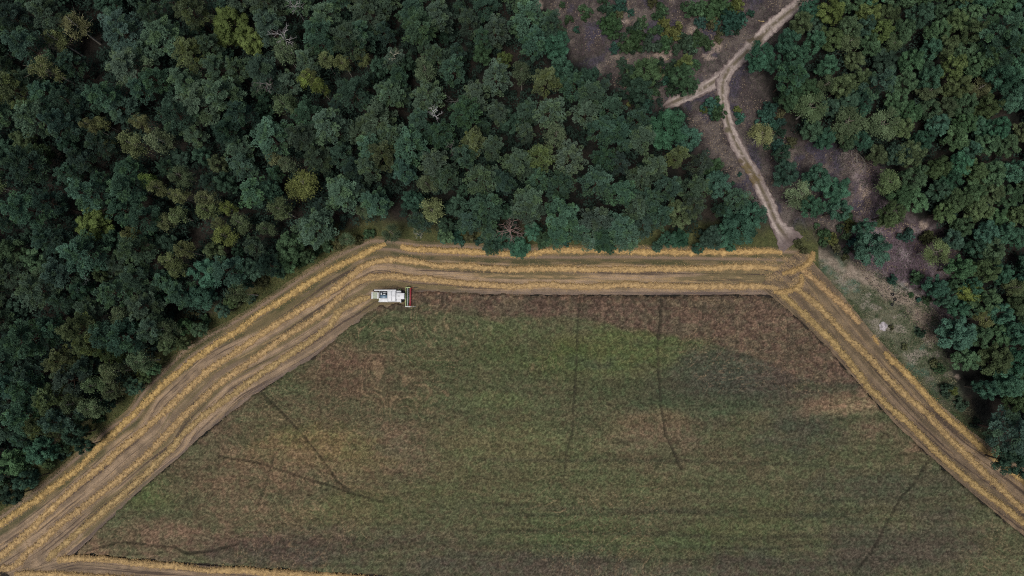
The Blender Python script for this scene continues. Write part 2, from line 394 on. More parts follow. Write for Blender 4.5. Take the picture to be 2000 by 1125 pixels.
def track(name, pts, w0, w1, z, seed, cover=()):
    c, s = resample(P(*np.array(pts, float).T), .35)
    c = smooth(c, 22)
    n, t = normals(c)
    nv = 22
    w = np.interp(s, [0, s[-1]], [w0, w1]) * .5 * (1 + (fbm(s * .22, s * 0, seed) - .5) * .4) * np.where(seed == 340, 1 + .7 * sm(9, 1, s[-1] - s), .12 + .88 * sm(0, 5, s[-1] - s))
    v = np.linspace(-1, 1, nv)
    jit = (fbm(s[:, None] * .9 + 0 * v, 50 * np.sign(v)[None] + 0 * s[:, None], seed + 1) - .5) * .6 * (np.abs(v)[None] ** 4)
    V = c[:, None] + n[:, None] * (v[None] * w[:, None] * (1 + jit))[..., None]
    U = s[:, None] + 0 * v[None]; VV = v[None] * w[:, None]
    a = fbm(U * .13, VV * 1.4, seed + 2, 3); b = fbm(U * .05, VV * 2.6, seed + 3, 3); k = fbm(V[..., 0] * 1.3, V[..., 1] * 1.3, seed + 4, 3)
    col = mixc(lin(132, 120, 115, K), lin(172, 159, 151, K), sm(.3, .7, a * .5 + b * .5))
    mid = np.exp(-(v[None] / .3) ** 2) * sm(.15, .5, k) * 1.25
    col = mixc(col, np.broadcast_to(lin(92, 84, 66, K), col.shape), np.clip(mid * .75, 0, .9))
    edge = np.maximum(sm(.6, 1.0, np.abs(v)[None] + (k - .5) * .6), .9 * sm(6, 1, s[-1] - s)[:, None])
    col = mixc(col, np.broadcast_to(lin(92, 80, 78, K), col.shape), edge * .95)
    spk = sm(.62, .72, fbm(V[..., 0] * 2.2, V[..., 1] * 2.2, seed + 8, 2))
    col = mixc(col, np.broadcast_to(lin(84, 72, 68, K), col.shape), spk * .35)
    px, py = W2P(V[..., 0], V[..., 1])
    for (x0, y0, r0, cc) in cover:
        m = sm(r0 * 1.2, r0 * .6, np.hypot(px - x0, py - y0) + (k - .5) * r0 * 1.5)
        col = mixc(col, np.broadcast_to(lin(*cc, K), col.shape), m * .9)
    Z = z + (a - .5) * .06 - .07 * np.exp(-((np.abs(v)[None] - .5) / .18) ** 2)
    me = quads(name, np.concatenate([V, Z[..., None]], -1).reshape(-1, 3), grid_q(len(c), nv), col.reshape(-1, 3), M_SAND, True)
    return tag(link(name, me), kind='structure')
track('dirt_track', [(1640, -60), (1580, -8), (1540, 24), (1505, 52), (1472, 88), (1440, 118), (1410, 150), (1375, 172), (1340, 188), (1312, 201), (1288, 212)], 4.6, 3.2, .10, 310,
      [(1480, 80, 12, (82, 74, 60)), (1466, 76, 9, (74, 66, 52))])
track('dirt_track', [(1425, 132), (1410, 160), (1412, 200), (1424, 250), (1446, 298), (1476, 346), (1500, 396), (1518, 440), (1548, 478)], 3.5, 3.7, .16, 340,
      [(1420, 255, 6, (84, 78, 58)), (1455, 330, 12, (96, 84, 56)), (1472, 352, 14, (92, 80, 54)), (1445, 315, 6, (84, 74, 56))])

# ------------------------------------------------------------------ standing crop
FZ = .62
fp = P(*np.array(FIELD, float).T, FZ)
st = .25
fx = np.arange(fp[:, 0].min() - 1, fp[:, 0].max() + 1, st); fy = np.arange(max(fp[:, 1].min(), -88) - 1, fp[:, 1].max() + 1, st)
FX, FY = np.meshgrid(fx, fy)
FX = FX + (rng.random(FX.shape) - .5) * st * .6; FY = FY + (rng.random(FY.shape) - .5) * st * .6
fpx, fpy = W2P(FX, FY, FZ)
poly = [tuple(p) for p in fp]
ins = inside(FX, FY, poly)
de = dist_poly(FX, FY, poly + [poly[0]])
sd = np.where(ins, de, -de) + (fbm(FX * .5, FY * .5, 60, 3) - .5) * 1.5 - .1
h = FZ * sm(-.1, .55, sd)
a1 = fbm(FX * .7, FY * .7, 61, 3); a2 = fbm(FX * 1.9, FY * 2.3, 62, 2)
# lodged crop lies in swirls: noise sampled along a bent direction
ang = fbm(FX * .03, FY * .03, 63, 3) * 9
sx = FX * np.cos(ang) + FY * np.sin(ang); sy = -FX * np.sin(ang) + FY * np.cos(ang)
lay = fbm(sx * .35, sy * 1.5, 64, 3)
lodge = sm(.46, .62, fbm(FX * .035, FY * .035, 65, 3))
rough = (a2 - .5) * .6 + (a1 - .5) * .16 + (lay - .5) * .55 * lodge + (rng.random(FX.shape) - .5) * .34
fc = np.broadcast_to(lin(78, 78, 58, K), FX.shape + (3,)).copy()
fw1 = fbm(FX * .05, FY * .12, 66, 4) - .5; fw2 = fbm(FX * .3, FY * .5, 67, 3) - .5
def zone(x, y, rx, ry, col, k=1.0):
    global fc
    d = np.sqrt(((fpx - x) / rx) ** 2 + ((fpy - y) / ry) ** 2) + fw1 * 2.4 + fw2 * 1.1
    fc = mixc(fc, np.broadcast_to(lin(*col, K), fc.shape), sm(1.6, .1, d) * k * .95)
zone(540, 900, 330, 190, (86, 76, 60), .75)
zone(1450, 760, 260, 110, (72, 68, 60), .8)
zone(980, 700, 240, 80, (74, 78, 54)); zone(1220, 690, 190, 60, (78, 84, 52)); zone(1245, 680, 90, 32, (76, 81, 54), .6)
zone(1180, 760, 160, 40, (70, 76, 54), .8); zone(940, 775, 120, 34, (82, 86, 58), .7); zone(1000, 860, 170, 50, (86, 86, 60), .7)
zone(1430, 735, 150, 50, (64, 64, 56), .9); zone(1400, 800, 140, 30, (66, 74, 54), .8); zone(1250, 830, 130, 22, (98, 86, 66), .7)
zone(1290, 860, 60, 26, (98, 86, 70), .7); zone(1150, 940, 260, 40, (80, 82, 58), .7); zone(1420, 900, 160, 40, (86, 80, 62), .7)
zone(660, 700, 110, 46, (92, 74, 62), .9); zone(560, 740, 60, 40, (70, 74, 52), .8); zone(720, 650, 90, 32, (66, 72, 50), .9); zone(740, 745, 140, 30, (84, 72, 58), .7)
zone(430, 800, 60, 60, (92, 76, 64), .8); zone(520, 830, 90, 40, (80, 78, 56), .7); zone(770, 870, 60, 46, (98, 84, 70), .8); zone(640, 880, 110, 40, (104, 94, 64), .8)
zone(560, 940, 130, 46, (98, 84, 66), .8); zone(480, 1000, 120, 40, (102, 88, 70), .8); zone(280, 975, 70, 30, (72, 82, 52), .9); zone(700, 1000, 140, 40, (84, 84, 58), .8)
zone(300, 1050, 170, 42, (104, 88, 72), .95); zone(180, 1072, 60, 26, (110, 92, 74), .9); zone(600, 1075, 170, 40, (76, 66, 58), .9); zone(800, 1060, 150, 36, (78, 70, 60), .8)
zone(1000, 1020, 200, 30, (80, 80, 58), .7); zone(1250, 1060, 260, 34, (72, 80, 54), .8); zone(1000, 1105, 500, 26, (74, 68, 60), .9); zone(1650, 1100, 200, 40, (70, 66, 58), .8); zone(1500, 1010, 160, 40, (78, 82, 56), .7); zone(1750, 1060, 160, 50, (72, 68, 58), .8)
zone(1700, 960, 140, 50, (68, 68, 56), .8); zone(1560, 860, 120, 50, (66, 68, 56), .8); zone(1660, 790, 95, 20, (116, 99, 79), 1.0); zone(1715, 838, 60, 26, (104, 90, 74), .9); zone(1780, 880, 50, 22, (104, 86, 70), .7)
zone(1560, 720, 60, 60, (74, 66, 58), .8)
for (yy, amp) in ((992, 8), (1003, 6), (1042, 7), (1060, 5), (905, 5), (1090, 6)):     # faint dark drill rows
    dd = np.abs(fpy - yy - (fpx - 1300) * .02 - (fbm(fpx * .004, fpy * 0 + yy, 80, 2) - .5) * 26)
    fc = mixc(fc, np.broadcast_to(lin(54, 54, 44, K), fc.shape), sm(amp, 1, dd) * .4 * sm(850, 1000, fpx) * sm(1750, 1600, fpx))
yb = np.interp(fpx, [800, 950, 1100, 1300, 1420, 1500, 1580], [608, 616, 622, 648, 664, 690, 740])
top = sm(10, -8, fpy - yb + fw1 * 46 + fw2 * 22)
fc = mixc(fc, mixc(lin(80, 68, 58, K), lin(94, 80, 67, K), sm(.4, .7, a1)), top)
fc = mixc(fc, np.broadcast_to(lin(108, 88, 72, K), fc.shape), top * sm(600, 580, fpy) * sm(.45, .6, a1) * .6)
# stalks: light tops and gap shade painted into the colour, and straw-coloured laid stems
hue = fbm(FX * .8, FY * 1.1, 91, 3) * .6 + fbm(FX * .12, FY * .3, 92, 3) * .4
fc = fc * mixc(np.array([1.09, .99, 1.0]), np.array([.93, 1.02, .95]), sm(.36, .64, hue))
fc = fc * np.array([.93, .94, .92])
fc = fc * (.72 + .66 * sm(.15, .85, a2))[..., None]  # low spots painted darker, as shade between the stalks
fc = mixc(fc, np.broadcast_to(lin(150, 126, 98, K), fc.shape), sm(.60, .78, lay) * lodge * .32)
fc = fc * (.91 + .18 * sm(.3, .7, fbm(FX * .03, FY * 1.3, 93, 2)))[..., None]
spk = rng.random(FX.shape)
fc = fc * (.52 + 1.0 * spk ** 1.2)[..., None]
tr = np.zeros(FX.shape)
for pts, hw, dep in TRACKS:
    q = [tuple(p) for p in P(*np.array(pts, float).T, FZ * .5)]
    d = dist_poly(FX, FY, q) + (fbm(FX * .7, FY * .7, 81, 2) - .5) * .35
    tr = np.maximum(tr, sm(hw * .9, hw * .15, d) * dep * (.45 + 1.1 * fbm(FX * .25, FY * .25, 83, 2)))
h = h + rough * sm(.2, .9, sd) * (1 - .9 * tr) - tr * .62 * sm(.1, .5, sd)
h = np.maximum(h, .02)
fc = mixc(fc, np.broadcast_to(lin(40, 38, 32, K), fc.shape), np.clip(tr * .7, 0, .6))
keep = (sd > -.25)
Q = grid_q(*FX.shape)
kf = keep.ravel()[Q].all(1)
Q = Q[kf]
used = np.unique(Q); remap = np.full(FX.size, -1, np.int64); remap[used] = np.arange(len(used))
V = np.stack([FX, FY, h], -1).reshape(-1, 3)[used]
me = quads('crop', V, remap[Q], fc.reshape(-1, 3)[used], M_CROP, False)
crop = tag(link('crop', me), 'ripening green and brown grain crop standing inside the straw rows', 'crop', kind='stuff')

# ------------------------------------------------------------------ straw rows
def swath(key, w=1.65, hgt=.5, z=.03, seed=1, tint=(1, 1, 1), dens=70, taper=True, lumpy=1.35, tl=2.5):
    c, s = resample(P(*np.array(SW[key], float).T, .25), .18)
    c = smooth(c, 40)
    n, t = normals(c)
    c = c + n * ((fbm(s * .12, s * 0, seed, 3) - .5) * .8)[:, None]
    L = s[-1]
    end = np.minimum(sm(0, 2.5, s), sm(0, tl, L - s)) if taper else np.ones_like(s)
    end = .25 + .75 * end
    nv = 17
    v = np.linspace(-1, 1, nv)
    lump = fbm(s * 1.4, s * 0 + 5, seed + 1, 2)
    hw = w * .5 * (1 + (lump - .5) * .55 * lumpy) * (.55 + .45 * end)
    jl = 1 + (fbm(s * 2.4, s * 0 + 1, seed + 7, 2) - .5) * .6 * lumpy; jr = 1 + (fbm(s * 2.0, s * 0 + 9, seed + 8, 2) - .5) * .35 * lumpy
    sc = np.where(v[None] > 0, jl[:, None], jr[:, None])
    off = v[None] * hw[:, None] * sc
    # chevrons of tossed straw across the row
    ch = fbm((s[:, None] + np.abs(v)[None] * .5) * 2.3, v[None] * 1.6 + 0 * s[:, None], seed + 2, 3)
    prof = np.clip(1 - np.abs(v) ** 2.6, 0, 1)
    Z = z + prof[None] * hgt * end[:, None] * (.45 + 1.1 * ch) + (rng.random((len(s), nv)) - .5) * .05 * prof[None]
    V = c[:, None] + n[:, None] * off[..., None]
    tn = np.array(tint)
    k = fbm(V[..., 0] * 2, V[..., 1] * 2, seed + 3, 2)
    a = lin(128, 105, 76, K) * tn; b = lin(192, 162, 114, K) * tn
    col = mixc(a, b, sm(.25, .75, ch * .55 + k * .25 + rng.random(k.shape) * .2))
    col = mixc(col, np.broadcast_to(lin(116, 92, 66, K), col.shape), sm(.8, 1.0, np.abs(v)[None] + (k - .5) * .5) * .6)
    A = Acc()
    A.add(np.concatenate([V, Z[..., None]], -1).reshape(-1, 3), grid_q(len(s), nv), col.reshape(-1, 3))
    # loose straws and tufts
    m = int(L * dens)
    i = rng.integers(0, len(s), m); vv = np.clip(rng.normal(0, .62, m), -1.7, 1.7)
    side = np.where(vv > 0, jl[i], jr[i])
    pos = c[i] + n[i] * (vv * hw[i] * side)[:, None]
    zz = z + np.clip(1 - np.abs(vv) ** 2.6, 0, 1) * hgt * end[i] * .9 + .02
    cross = rng.choice([-1, 1], m) * (.6 + .5 * rng.random(m))
    d2 = n[i] * cross[:, None] + t[i] * rng.normal(0, .7, m)[:, None]
    d = unit(np.concatenate([d2, rng.uniform(.0, .55, m)[:, None]], 1))
    sd_ = unit(np.cross(d, np.array([0, 0, 1.0])) + rng.normal(0, .25, (m, 3)))
    tone = rng.uniform(.62, 1.2, m)
    cc = (lin(186, 158, 112, K) * tn)[None] * tone[:, None]
    A.kites(np.concatenate([pos, zz[:, None]], 1), d, sd_, rng.uniform(.25, .6, m), rng.uniform(.02, .05, m), cc)
    return A.mesh('straw_row', M_STRAW)

GOLD = (1.0, .98, .86); PALE = (.92, .95, 1.0); TAN = (.97, .96, .98)
rows = [
 ('outer_left', dict(seed=400, tint=(1, 1, .84), hgt=.55, lumpy=1.3), 'golden straw row running beside the grassy track along the wood edge, outermost of four', 'straw row'),
 ('second', dict(seed=410, tl=9, tint=(.95, .95, .92)), 'long straw row bending past the combine, second in from the wood', 'straw row'),
 ('third', dict(seed=420, tl=8, tint=(.9, .9, .9)), 'long straw row bending closest round behind the combine, third in from the wood', 'straw row'),
 ('inner', dict(seed=430, tint=(.8, .83, .80)), 'straw row ending at the rear of the combine, next to the standing crop', 'straw row'),
 ('wood_edge', dict(seed=440, tl=8, tint=(1, .98, .86), hgt=.55, lumpy=1.5), 'lumpy golden straw row under overhanging trees, between the wood and stubble', 'straw row'),
 ('right_outer', dict(seed=450, tint=(.8, .78, .8)), 'short pale straw row beside the grassy wedge, starting at the tangled corner', 'straw row'),
 ('right_outer_far', dict(seed=460, tint=(.82, .82, .7)), 'straw row past a gap, outermost of the three below the ash patch', 'straw row'),
 ('right_middle', dict(seed=470, tint=(.76, .77, .74)), 'middle straw row of the three slanting down from the tangled corner', 'straw row'),
 ('right_inner', dict(seed=480, tint=(.76, .78, .70)), 'straw row slanting from the tangled corner along the edge of the standing crop', 'straw row'),
 ('bottom', dict(seed=490, tint=(.9, .9, .86), w=1.7), 'straw row along the bottom edge of the crop', 'straw row'),
 ('bottom_low', dict(seed=495, tint=(.9, .9, .86), w=1.6), 'straw row under the bottom corner, cut off by the photo edge', 'straw row'),
 ('hook', dict(seed=500, tint=(.8, .79, .72), w=1.5, z=.11), 'hooked heap of straw at the corner where two sets of rows meet', 'straw heap'),
 ('cross', dict(seed=505, tint=(.8, .78, .7), w=1.6, z=.11), 'tangled straw strip crossing the corner towards the sandy track', 'straw heap'),
 ('short', dict(seed=515, tint=(.9, .86, .72), w=1.4, hgt=.35), 'small heap of straw in the gap between two outer rows', 'straw heap')]
for i, (key, kw, lab, cat) in enumerate(rows):
    zz = kw.pop('z', None)
    if zz is None: zz = .11 if key.startswith('right') else (.19 if key.startswith('bottom') else .03)
    o = link('straw_row' if cat == 'straw row' else 'straw_heap', swath(key, z=zz, **kw))
    tag(o, lab, cat, 'straw rows on the cut stubble' if cat == 'straw row' else 'loose straw heaps on the stubble')

# straw litter scattered over the stubble, dry grass and heath on the open ground
def scatter(name, pts_xy, z, cols, L, Wd, label, cat, up=(.1, .6)):
    m = len(pts_xy)
    an = rng.uniform(0, 2 * np.pi, m)
    d = unit(np.stack([np.cos(an), np.sin(an), rng.uniform(*up, m)], 1))
    sd_ = unit(np.cross(d, np.array([0, 0, 1.0])) + rng.normal(0, .2, (m, 3)))
    A = Acc()
    A.kites(np.concatenate([pts_xy, np.broadcast_to(np.asarray(z, float), (m,))[:, None]], 1), d, sd_, rng.uniform(*L, m), rng.uniform(*Wd, m), cols)
    return tag(link(name, A.mesh(name, M_TUFT)), label, cat, kind='stuff')

def rand_in(poly_px, n):
    p = np.array(poly_px, float)
    out = []
    k = 0
    while k < n:
        q = rng.uniform(p.min(0), p.max(0), (n * 2, 2))
        q = q[inside(q[:, 0], q[:, 1], poly_px)]
        out.append(q); k += len(q)
    return np.concatenate(out)[:n]

CORNER = [(1455, 505), (1530, 500), (1590, 488), (1592, 512), (1572, 535), (1570, 560), (1535, 582), (1500, 572)]
q = rand_in(CORNER, 4200)
k = fbm(q[:, 0] * .09, q[:, 1] * .16, 90, 3)
q = q[k > .53]
cc = lin(160, 136, 100, K)[None] * rng.uniform(.6, 1.1, len(q))[:, None]
scatter('straw_litter', P(q[:, 0], q[:, 1]), .13, cc, (.35, .9), (.03, .07), 'loose straw littering the corner of the stubble', 'straw', (.0, .3))
q = np.concatenate([rand_in(LT_OUT[::1] + LT_IN[::-1], 12000), rand_in(RT_OUT + RT_IN[::-1], 5000)])
zz = np.where(q[:, 0] > 1490, .12, .05)
cc = lin(150, 126, 96, K)[None] * rng.uniform(.5, 1.1, len(q))[:, None]
scatter('straw_litter', P(q[:, 0], q[:, 1]), zz, cc, (.2, .6), (.02, .04), 'thin pale straw scattered over the cut stubble', 'straw', (.0, .3))
q = rand_in(WEDGE, 8000)
q = q[(dist_poly(q[:, 0], q[:, 1], [(1560, 470), (1655, 525), (1720, 560), (1805, 622)]) > 12) & (np.min([np.hypot(q[:, 0] - a, q[:, 1] - b) for a, b in ((1743, 575), (1748, 584), (1790, 582), (1742, 595), (1725, 637))], 0) > 6)]
k = fbm(q[:, 0] * .03, q[:, 1] * .03, 95, 3)
cc = np.where((k > .5)[:, None], lin(120, 116, 92, K)[None], lin(70, 86, 58, K)[None]) * rng.uniform(.6, 1.3, len(q))[:, None]
scatter('dry_grass', P(q[:, 0], q[:, 1]), -.02, cc, (.25, .6), (.04, .09), 'dry and green grass on the wedge beside the stubble', 'grass', (.5, 1.6))
q = np.concatenate([rand_in(CLEAR, 15000), rand_in(CLEAR2, 6000)])
rd = np.minimum(dist_poly(q[:, 0], q[:, 1], [(1580, -8), (1505, 52), (1440, 118), (1410, 150), (1335, 190)]), dist_poly(q[:, 0], q[:, 1], [(1410, 160), (1412, 200), (1446, 298), (1500, 396), (1548, 478)]))
q = q[rd > 15]
k = fbm(q[:, 0] * .025, q[:, 1] * .025, 97, 3) + rng.normal(0, .08, len(q))
cc = np.where((k > .56)[:, None], lin(136, 122, 104, K)[None], np.where((k > .44)[:, None], lin(90, 76, 80, K)[None], lin(70, 72, 60, K)[None])) * rng.uniform(.55, 1.25, len(q))[:, None]
scatter('heath', P(q[:, 0], q[:, 1]), -.1, cc, (.25, .65), (.05, .12), 'low heather and dry grass covering the clearing', 'heath', (.3, 1.4))
q = rand_in([(-60, 960), (60, 900), (200, 780), (300, 690), (420, 600), (560, 515), (700, 440), (760, 455), (700, 480), (600, 535), (444, 640), (311, 735), (187, 862), (75, 960), (-60, 1050)], 9000)
cc = np.where((rng.random(len(q)) > .4)[:, None], lin(74, 82, 44, K)[None], lin(104, 96, 62, K)[None]) * rng.uniform(.55, 1.2, len(q))[:, None]
scatter('verge_grass', P(q[:, 0], q[:, 1]), 0.0, cc, (.25, .6), (.04, .09), 'rough grass verge between the wood and the farm track', 'grass', (.5, 1.6))

# ------------------------------------------------------------------ trees
GREY = np.ones(3)
def limb_path(p0, d, L, bend, n=5):
    t = np.linspace(0, 1, n)[:, None]
    d = np.asarray(d, float)
    return np.asarray(p0) + d * t * L + np.array([0, 0, 1.0]) * bend * t ** 2

def needle_pad(acc, g, c, d, r, tone, ntuft=46, n=7):
    """a flattish pad of needle tufts on the end of a twig, reaching along d"""
    side_ = np.array([-d[1], d[0], 0.0])
    u = g.uniform(-1, 1, (ntuft * 2, 2)); u = u[(u ** 2).sum(1) < 1][:ntuft]; m0 = len(u)
    B = c + d * (u[:, :1] * r * 1.25) + side_ * (u[:, 1:] * r * .8) + np.array([0, 0, 1.0]) * ((1 - (u ** 2).sum(1)) * r * .42 + g.normal(0, .07, m0))[:, None]
    D = unit(d * (u[:, :1] + .35) + side_ * u[:, 1:] + np.array([0, 0, .55]))
    m = m0 * n
    Bp = np.repeat(B, n, 0) + g.normal(0, .04, (m, 3)); Dp = np.repeat(D, n, 0)
    dr = unit(Dp * .9 + g.normal(0, .5, (m, 3)))
    sd_ = unit(np.cross(dr, g.normal(0, 1, (m, 3))))
    tt = np.repeat(g.uniform(.85, 1.18, m0), n) * g.uniform(.92, 1.08, m) * tone
    acc.kites(Bp, dr, sd_, g.uniform(.22, .40, m), g.uniform(.055, .10, m), tt[:, None] * (np.array([1.12, 1.1, .88]) if g.random() < .28 else GREY))

def pine_proto(seed):
    g = np.random.default_rng(seed)
    crown, wood = Acc(), Acc()
    lean = g.normal(0, .35, 2)
    def axis_at(z): return np.array([lean[0] * (z / 20) ** 2 * 2, lean[1] * (z / 20) ** 2 * 2, z])
    zz = np.linspace(-.3, 19.0, 14)
    tr = np.array([axis_at(z) for z in zz])
    wood.tube(tr[:8], .27, .17, lin(86, 70, 62), 7); wood.tube(tr[7:], .17, .04, lin(104, 76, 58), 6)
    levels = [9.0, 11.4, 13.8, 16.0, 18.0]
    prof = [3.0, 4.2, 3.9, 2.9, 1.5]
    for li, (z, R) in enumerate(zip(levels, prof)):
        nb = int(g.integers(*((4, 6), (5, 7), (5, 7), (4, 6), (3, 5))[li]))
        a0 = g.uniform(0, 6.28)
        for b in range(nb):
            if g.random() < (.2 if li < 1 else .06): continue
            an = a0 + b * 2 * np.pi / nb + g.normal(0, .22)
            L = R * g.uniform(.68, 1.22)
            el = np.interp(z, [9.4, 13, 19.4], [-.05, .2, .7]) + g.normal(0, .08)
            d = np.array([np.cos(an) * np.cos(el), np.sin(an) * np.cos(el), np.sin(el)])
            p0 = axis_at(z + g.normal(0, .45))
            wood.tube(limb_path(p0, d, L * .95, .06 * L, 4), .03 + .01 * L, .012, lin(72, 58, 48), 4)
            bt = g.uniform(.8, 1.25)
            for t, lat in ((.98, 0), (.66, 1), (.72, -1)):
                if lat < 0 and L < 2.0: continue
                r = (.60 + .08 * L * t) * g.uniform(.75, 1.15)
                ta = an + lat * .5
                dd = np.array([np.cos(ta), np.sin(ta), .12]); dd /= np.linalg.norm(dd)
                c = p0 + d * L * t + np.array([0, 0, .06 * L * t * t]) + np.array([-np.sin(an), np.cos(an), 0]) * lat * L * .24 * g.uniform(.7, 1.2)
                c = c + g.normal(0, .08, 3)
                needle_pad(crown, g, c, dd, r, bt * g.uniform(.82, 1.22))
    needle_pad(crown, g, axis_at(19.2), np.array([.6, 0, .8]), .5, 1.2)
    return crown, wood

def leaf_lobe(acc, g, c, r, n, size, tone, flat=.8):
    """a clump of leaves over a small dome"""
    u = unit(g.normal(0, 1, (n, 3)) + np.array([0, 0, .45]))
    rad = r * np.cbrt(g.uniform(.25, 1.0, n))
    p = c + u * rad[:, None] * np.array([1, 1, flat])
    nr = unit(u + g.normal(0, .38, (n, 3)) + np.array([0, 0, .35]))
    d = unit(np.cross(nr, g.normal(0, 1, (n, 3)))); s = np.cross(nr, d)
    L = g.uniform(.75, 1.25, n) * size
    acc.kites(p - d * L[:, None] * .5, d, s, L, L * .36, (tone * g.uniform(.8, 1.2, n))[:, None] * GREY, .45)

def broad_proto(seed, size=.29):
    g = np.random.default_rng(seed)
    crown, wood = Acc(), Acc()
    fork = g.uniform(4, 5.5)
    wood.tube([(0, 0, -.3), (.05, 0, fork * .5), (.1, .08, fork)], .3, .22, lin(92, 82, 72), 7)
    nl = 22
    C = []
    for k in range(nl):
        for _ in range(30):
            u = unit(g.normal(0, 1, 3) + np.array([0, 0, .3])); q = u * g.uniform(.55, 1.0) * np.array([3.4, 3.4, 4.4]) + np.array([0, 0, 9.6])
            if all(np.linalg.norm(q - c) > 1.75 for c in C): break
        C.append(q)
    for c in C:
        mid = np.array([.1, .08, fork]) * .55 + c * .45 + np.array([0, 0, -.5])
        wood.tube([(.1, .08, fork - .1), mid, c], .13, .03, lin(92, 82, 72), 4)
        r = g.uniform(.85, 1.3); lt = g.uniform(.72, 1.28)
        for j in range(8):
            u = unit(g.normal(0, 1, 3) + np.array([0, 0, .55]))
            leaf_lobe(crown, g, c + u * r * g.uniform(.6, 1.0), g.uniform(.45, .72), 56, size, lt * g.uniform(.75, 1.3))
        leaf_lobe(crown, g, c, r * .9, 60, size, lt * .95)
    return crown, wood

def birch_proto(seed):
    g = np.random.default_rng(seed)
    crown, wood = Acc(), Acc()
    ln = g.normal(0, .5, 2)
    pts = [(ln[0] * (z / 18) ** 2, ln[1] * (z / 18) ** 2, z) for z in np.linspace(-.3, 16.8, 10)]
    wood.tube(pts, .17, .04, lin(178, 172, 160), 6)
    for k in range(17):
        z = g.uniform(9.0, 15.6); an = k * 2.4 + g.normal(0, .3); el = g.uniform(.45, 1.0)
        d = np.array([np.cos(an) * np.cos(el), np.sin(an) * np.cos(el), np.sin(el)])
        L = g.uniform(1.9, 3.3) * np.interp(z, [9, 12, 15.6], [1, 1.08, .8])
        p0 = np.array([ln[0] * (z / 18) ** 2, ln[1] * (z / 18) ** 2, z])
        wood.tube([p0, p0 + d * L * .5, p0 + d * L + np.array([0, 0, .2])], .035, .01, lin(128, 120, 106), 4)
        n = 300; lt = g.uniform(.7, 1.3)
        t = g.uniform(.35, 1.08, n) ** .8
        off = g.normal(0, 1, (n, 3)); off -= (off @ d)[:, None] * d
        off = unit(off) * (np.abs(g.normal(0, .46, n)) * (.5 + .7 * t))[:, None]
        p = p0 + d * (L * t)[:, None] + off + np.array([0, 0, -.15]) * (np.linalg.norm(off, axis=1) ** 2)[:, None]
        dr = unit(d * .7 + off * .9 + g.normal(0, .5, (n, 3)) + np.array([0, 0, -.1]))
        s = unit(np.cross(dr, g.normal(0, 1, (n, 3))))
        cl = np.repeat(g.uniform(.75, 1.3, 30), 10)
        crown.kites(p, dr, s, g.uniform(.2, .38, n), g.uniform(.06, .11, n), (lt * cl * g.uniform(.8, 1.2, n))[:, None] * GREY)
    return crown, wood

def shrub_proto(seed):
    g = np.random.default_rng(seed)
    fol, wood = Acc(), Acc()
    for k in range(13):
        an = g.uniform(0, 6.28); rr = np.sqrt(g.uniform(0, 1)) * .72
        c = np.array([np.cos(an) * rr, np.sin(an) * rr, g.uniform(.35, 1.0) * (1.15 - rr * .7)])
        wood.tube([(0, 0, -.1), c * [.5, .5, .6], c], .03, .01, lin(92, 80, 70), 4)
        lt = g.uniform(.7, 1.3)
        for j in range(5):
            u = unit(g.normal(0, 1, 3) + np.array([0, 0, .4]))
            leaf_lobe(fol, g, c + u * .26, .17, 26, .15, lt * g.uniform(.75, 1.3))
    return fol, wood

def dead_proto(seed, hgt=15, col=(168, 164, 160), spread=.8, n1=8, droop=0.0):
    g = np.random.default_rng(seed)
    A, B = Acc(), Acc()
    C = lin(*col)
    ln = g.normal(0, .5, 2)
    def ax(z): return np.array([ln[0] * (z / hgt) ** 2, ln[1] * (z / hgt) ** 2, z])
    A.tube([ax(z) for z in np.linspace(-.3, hgt, 9)], .2, .05, C * .8, 6)
    for k in range(n1):
        z = hgt * g.uniform(.68, .99); an = k * 2.4 + g.normal(0, .4); el = g.uniform(.25, .95)
        L = g.uniform(1.8, 3.6) * spread
        d = np.array([np.cos(an) * np.cos(el), np.sin(an) * np.cos(el), np.sin(el)])
        p0 = ax(z)
        pa = limb_path(p0, d, L, -droop * L, 6) + np.r_[[np.zeros(3)], g.normal(0, .1, (5, 3))]
        B.tube(pa, .085, .025, C, 5)
        for j in range(5):
            t = g.integers(2, 6); a2 = an + g.choice([-1, 1]) * g.uniform(.4, 1.1); l2 = g.uniform(.5, 1.5) * spread
            d2 = np.array([np.cos(a2), np.sin(a2), g.uniform(-.1, .7) - droop]); d2 /= np.linalg.norm(d2)
            pb = limb_path(pa[t], d2, l2, 0, 4) + np.r_[[np.zeros(3)], g.normal(0, .07, (3, 3))]
            B.tube(pb, .04, .014, C, 4)
            for q in range(2):
                a3 = a2 + g.uniform(-1.2, 1.2); d3 = np.array([np.cos(a3), np.sin(a3), g.uniform(0, .6)])
                B.tube([pb[2], pb[2] + d3 * g.uniform(.3, .7)], .018, .01, C, 3)
    return B, A

PROTO = {}
def build_protos():
    for k in range(9):
        c, w = pine_proto(900 + k); PROTO['p%d' % k] = (c.mesh('pine_crown', M_LEAF), w.mesh('pine_trunk', M_BARK, True))
    for k in range(7):
        c, w = broad_proto(930 + k); PROTO['b%d' % k] = (c.mesh('leaf_crown', M_LEAF), w.mesh('leaf_trunk', M_BARK, True))
    for k in range(6):
        c, w = birch_proto(960 + k); PROTO['w%d' % k] = (c.mesh('birch_crown', M_LEAF), w.mesh('birch_trunk', M_BARK, True))
    for k in range(5):
        c, w = shrub_proto(980 + k); PROTO['s%d' % k] = (c.mesh('shrub_foliage', M_LEAF), w.mesh('shrub_stem', M_BARK, True))
build_protos()
NVAR = dict(p=9, b=7, w=6, s=5)
BASE_H = dict(p=20.0, b=14.5, w=17.5, s=1.25); BASE_R = dict(p=4.0, b=4.1, w=3.0, s=.95)
CROWN_F = dict(p=.78, b=.74, w=.76, s=.5)
LEAF = 1.85
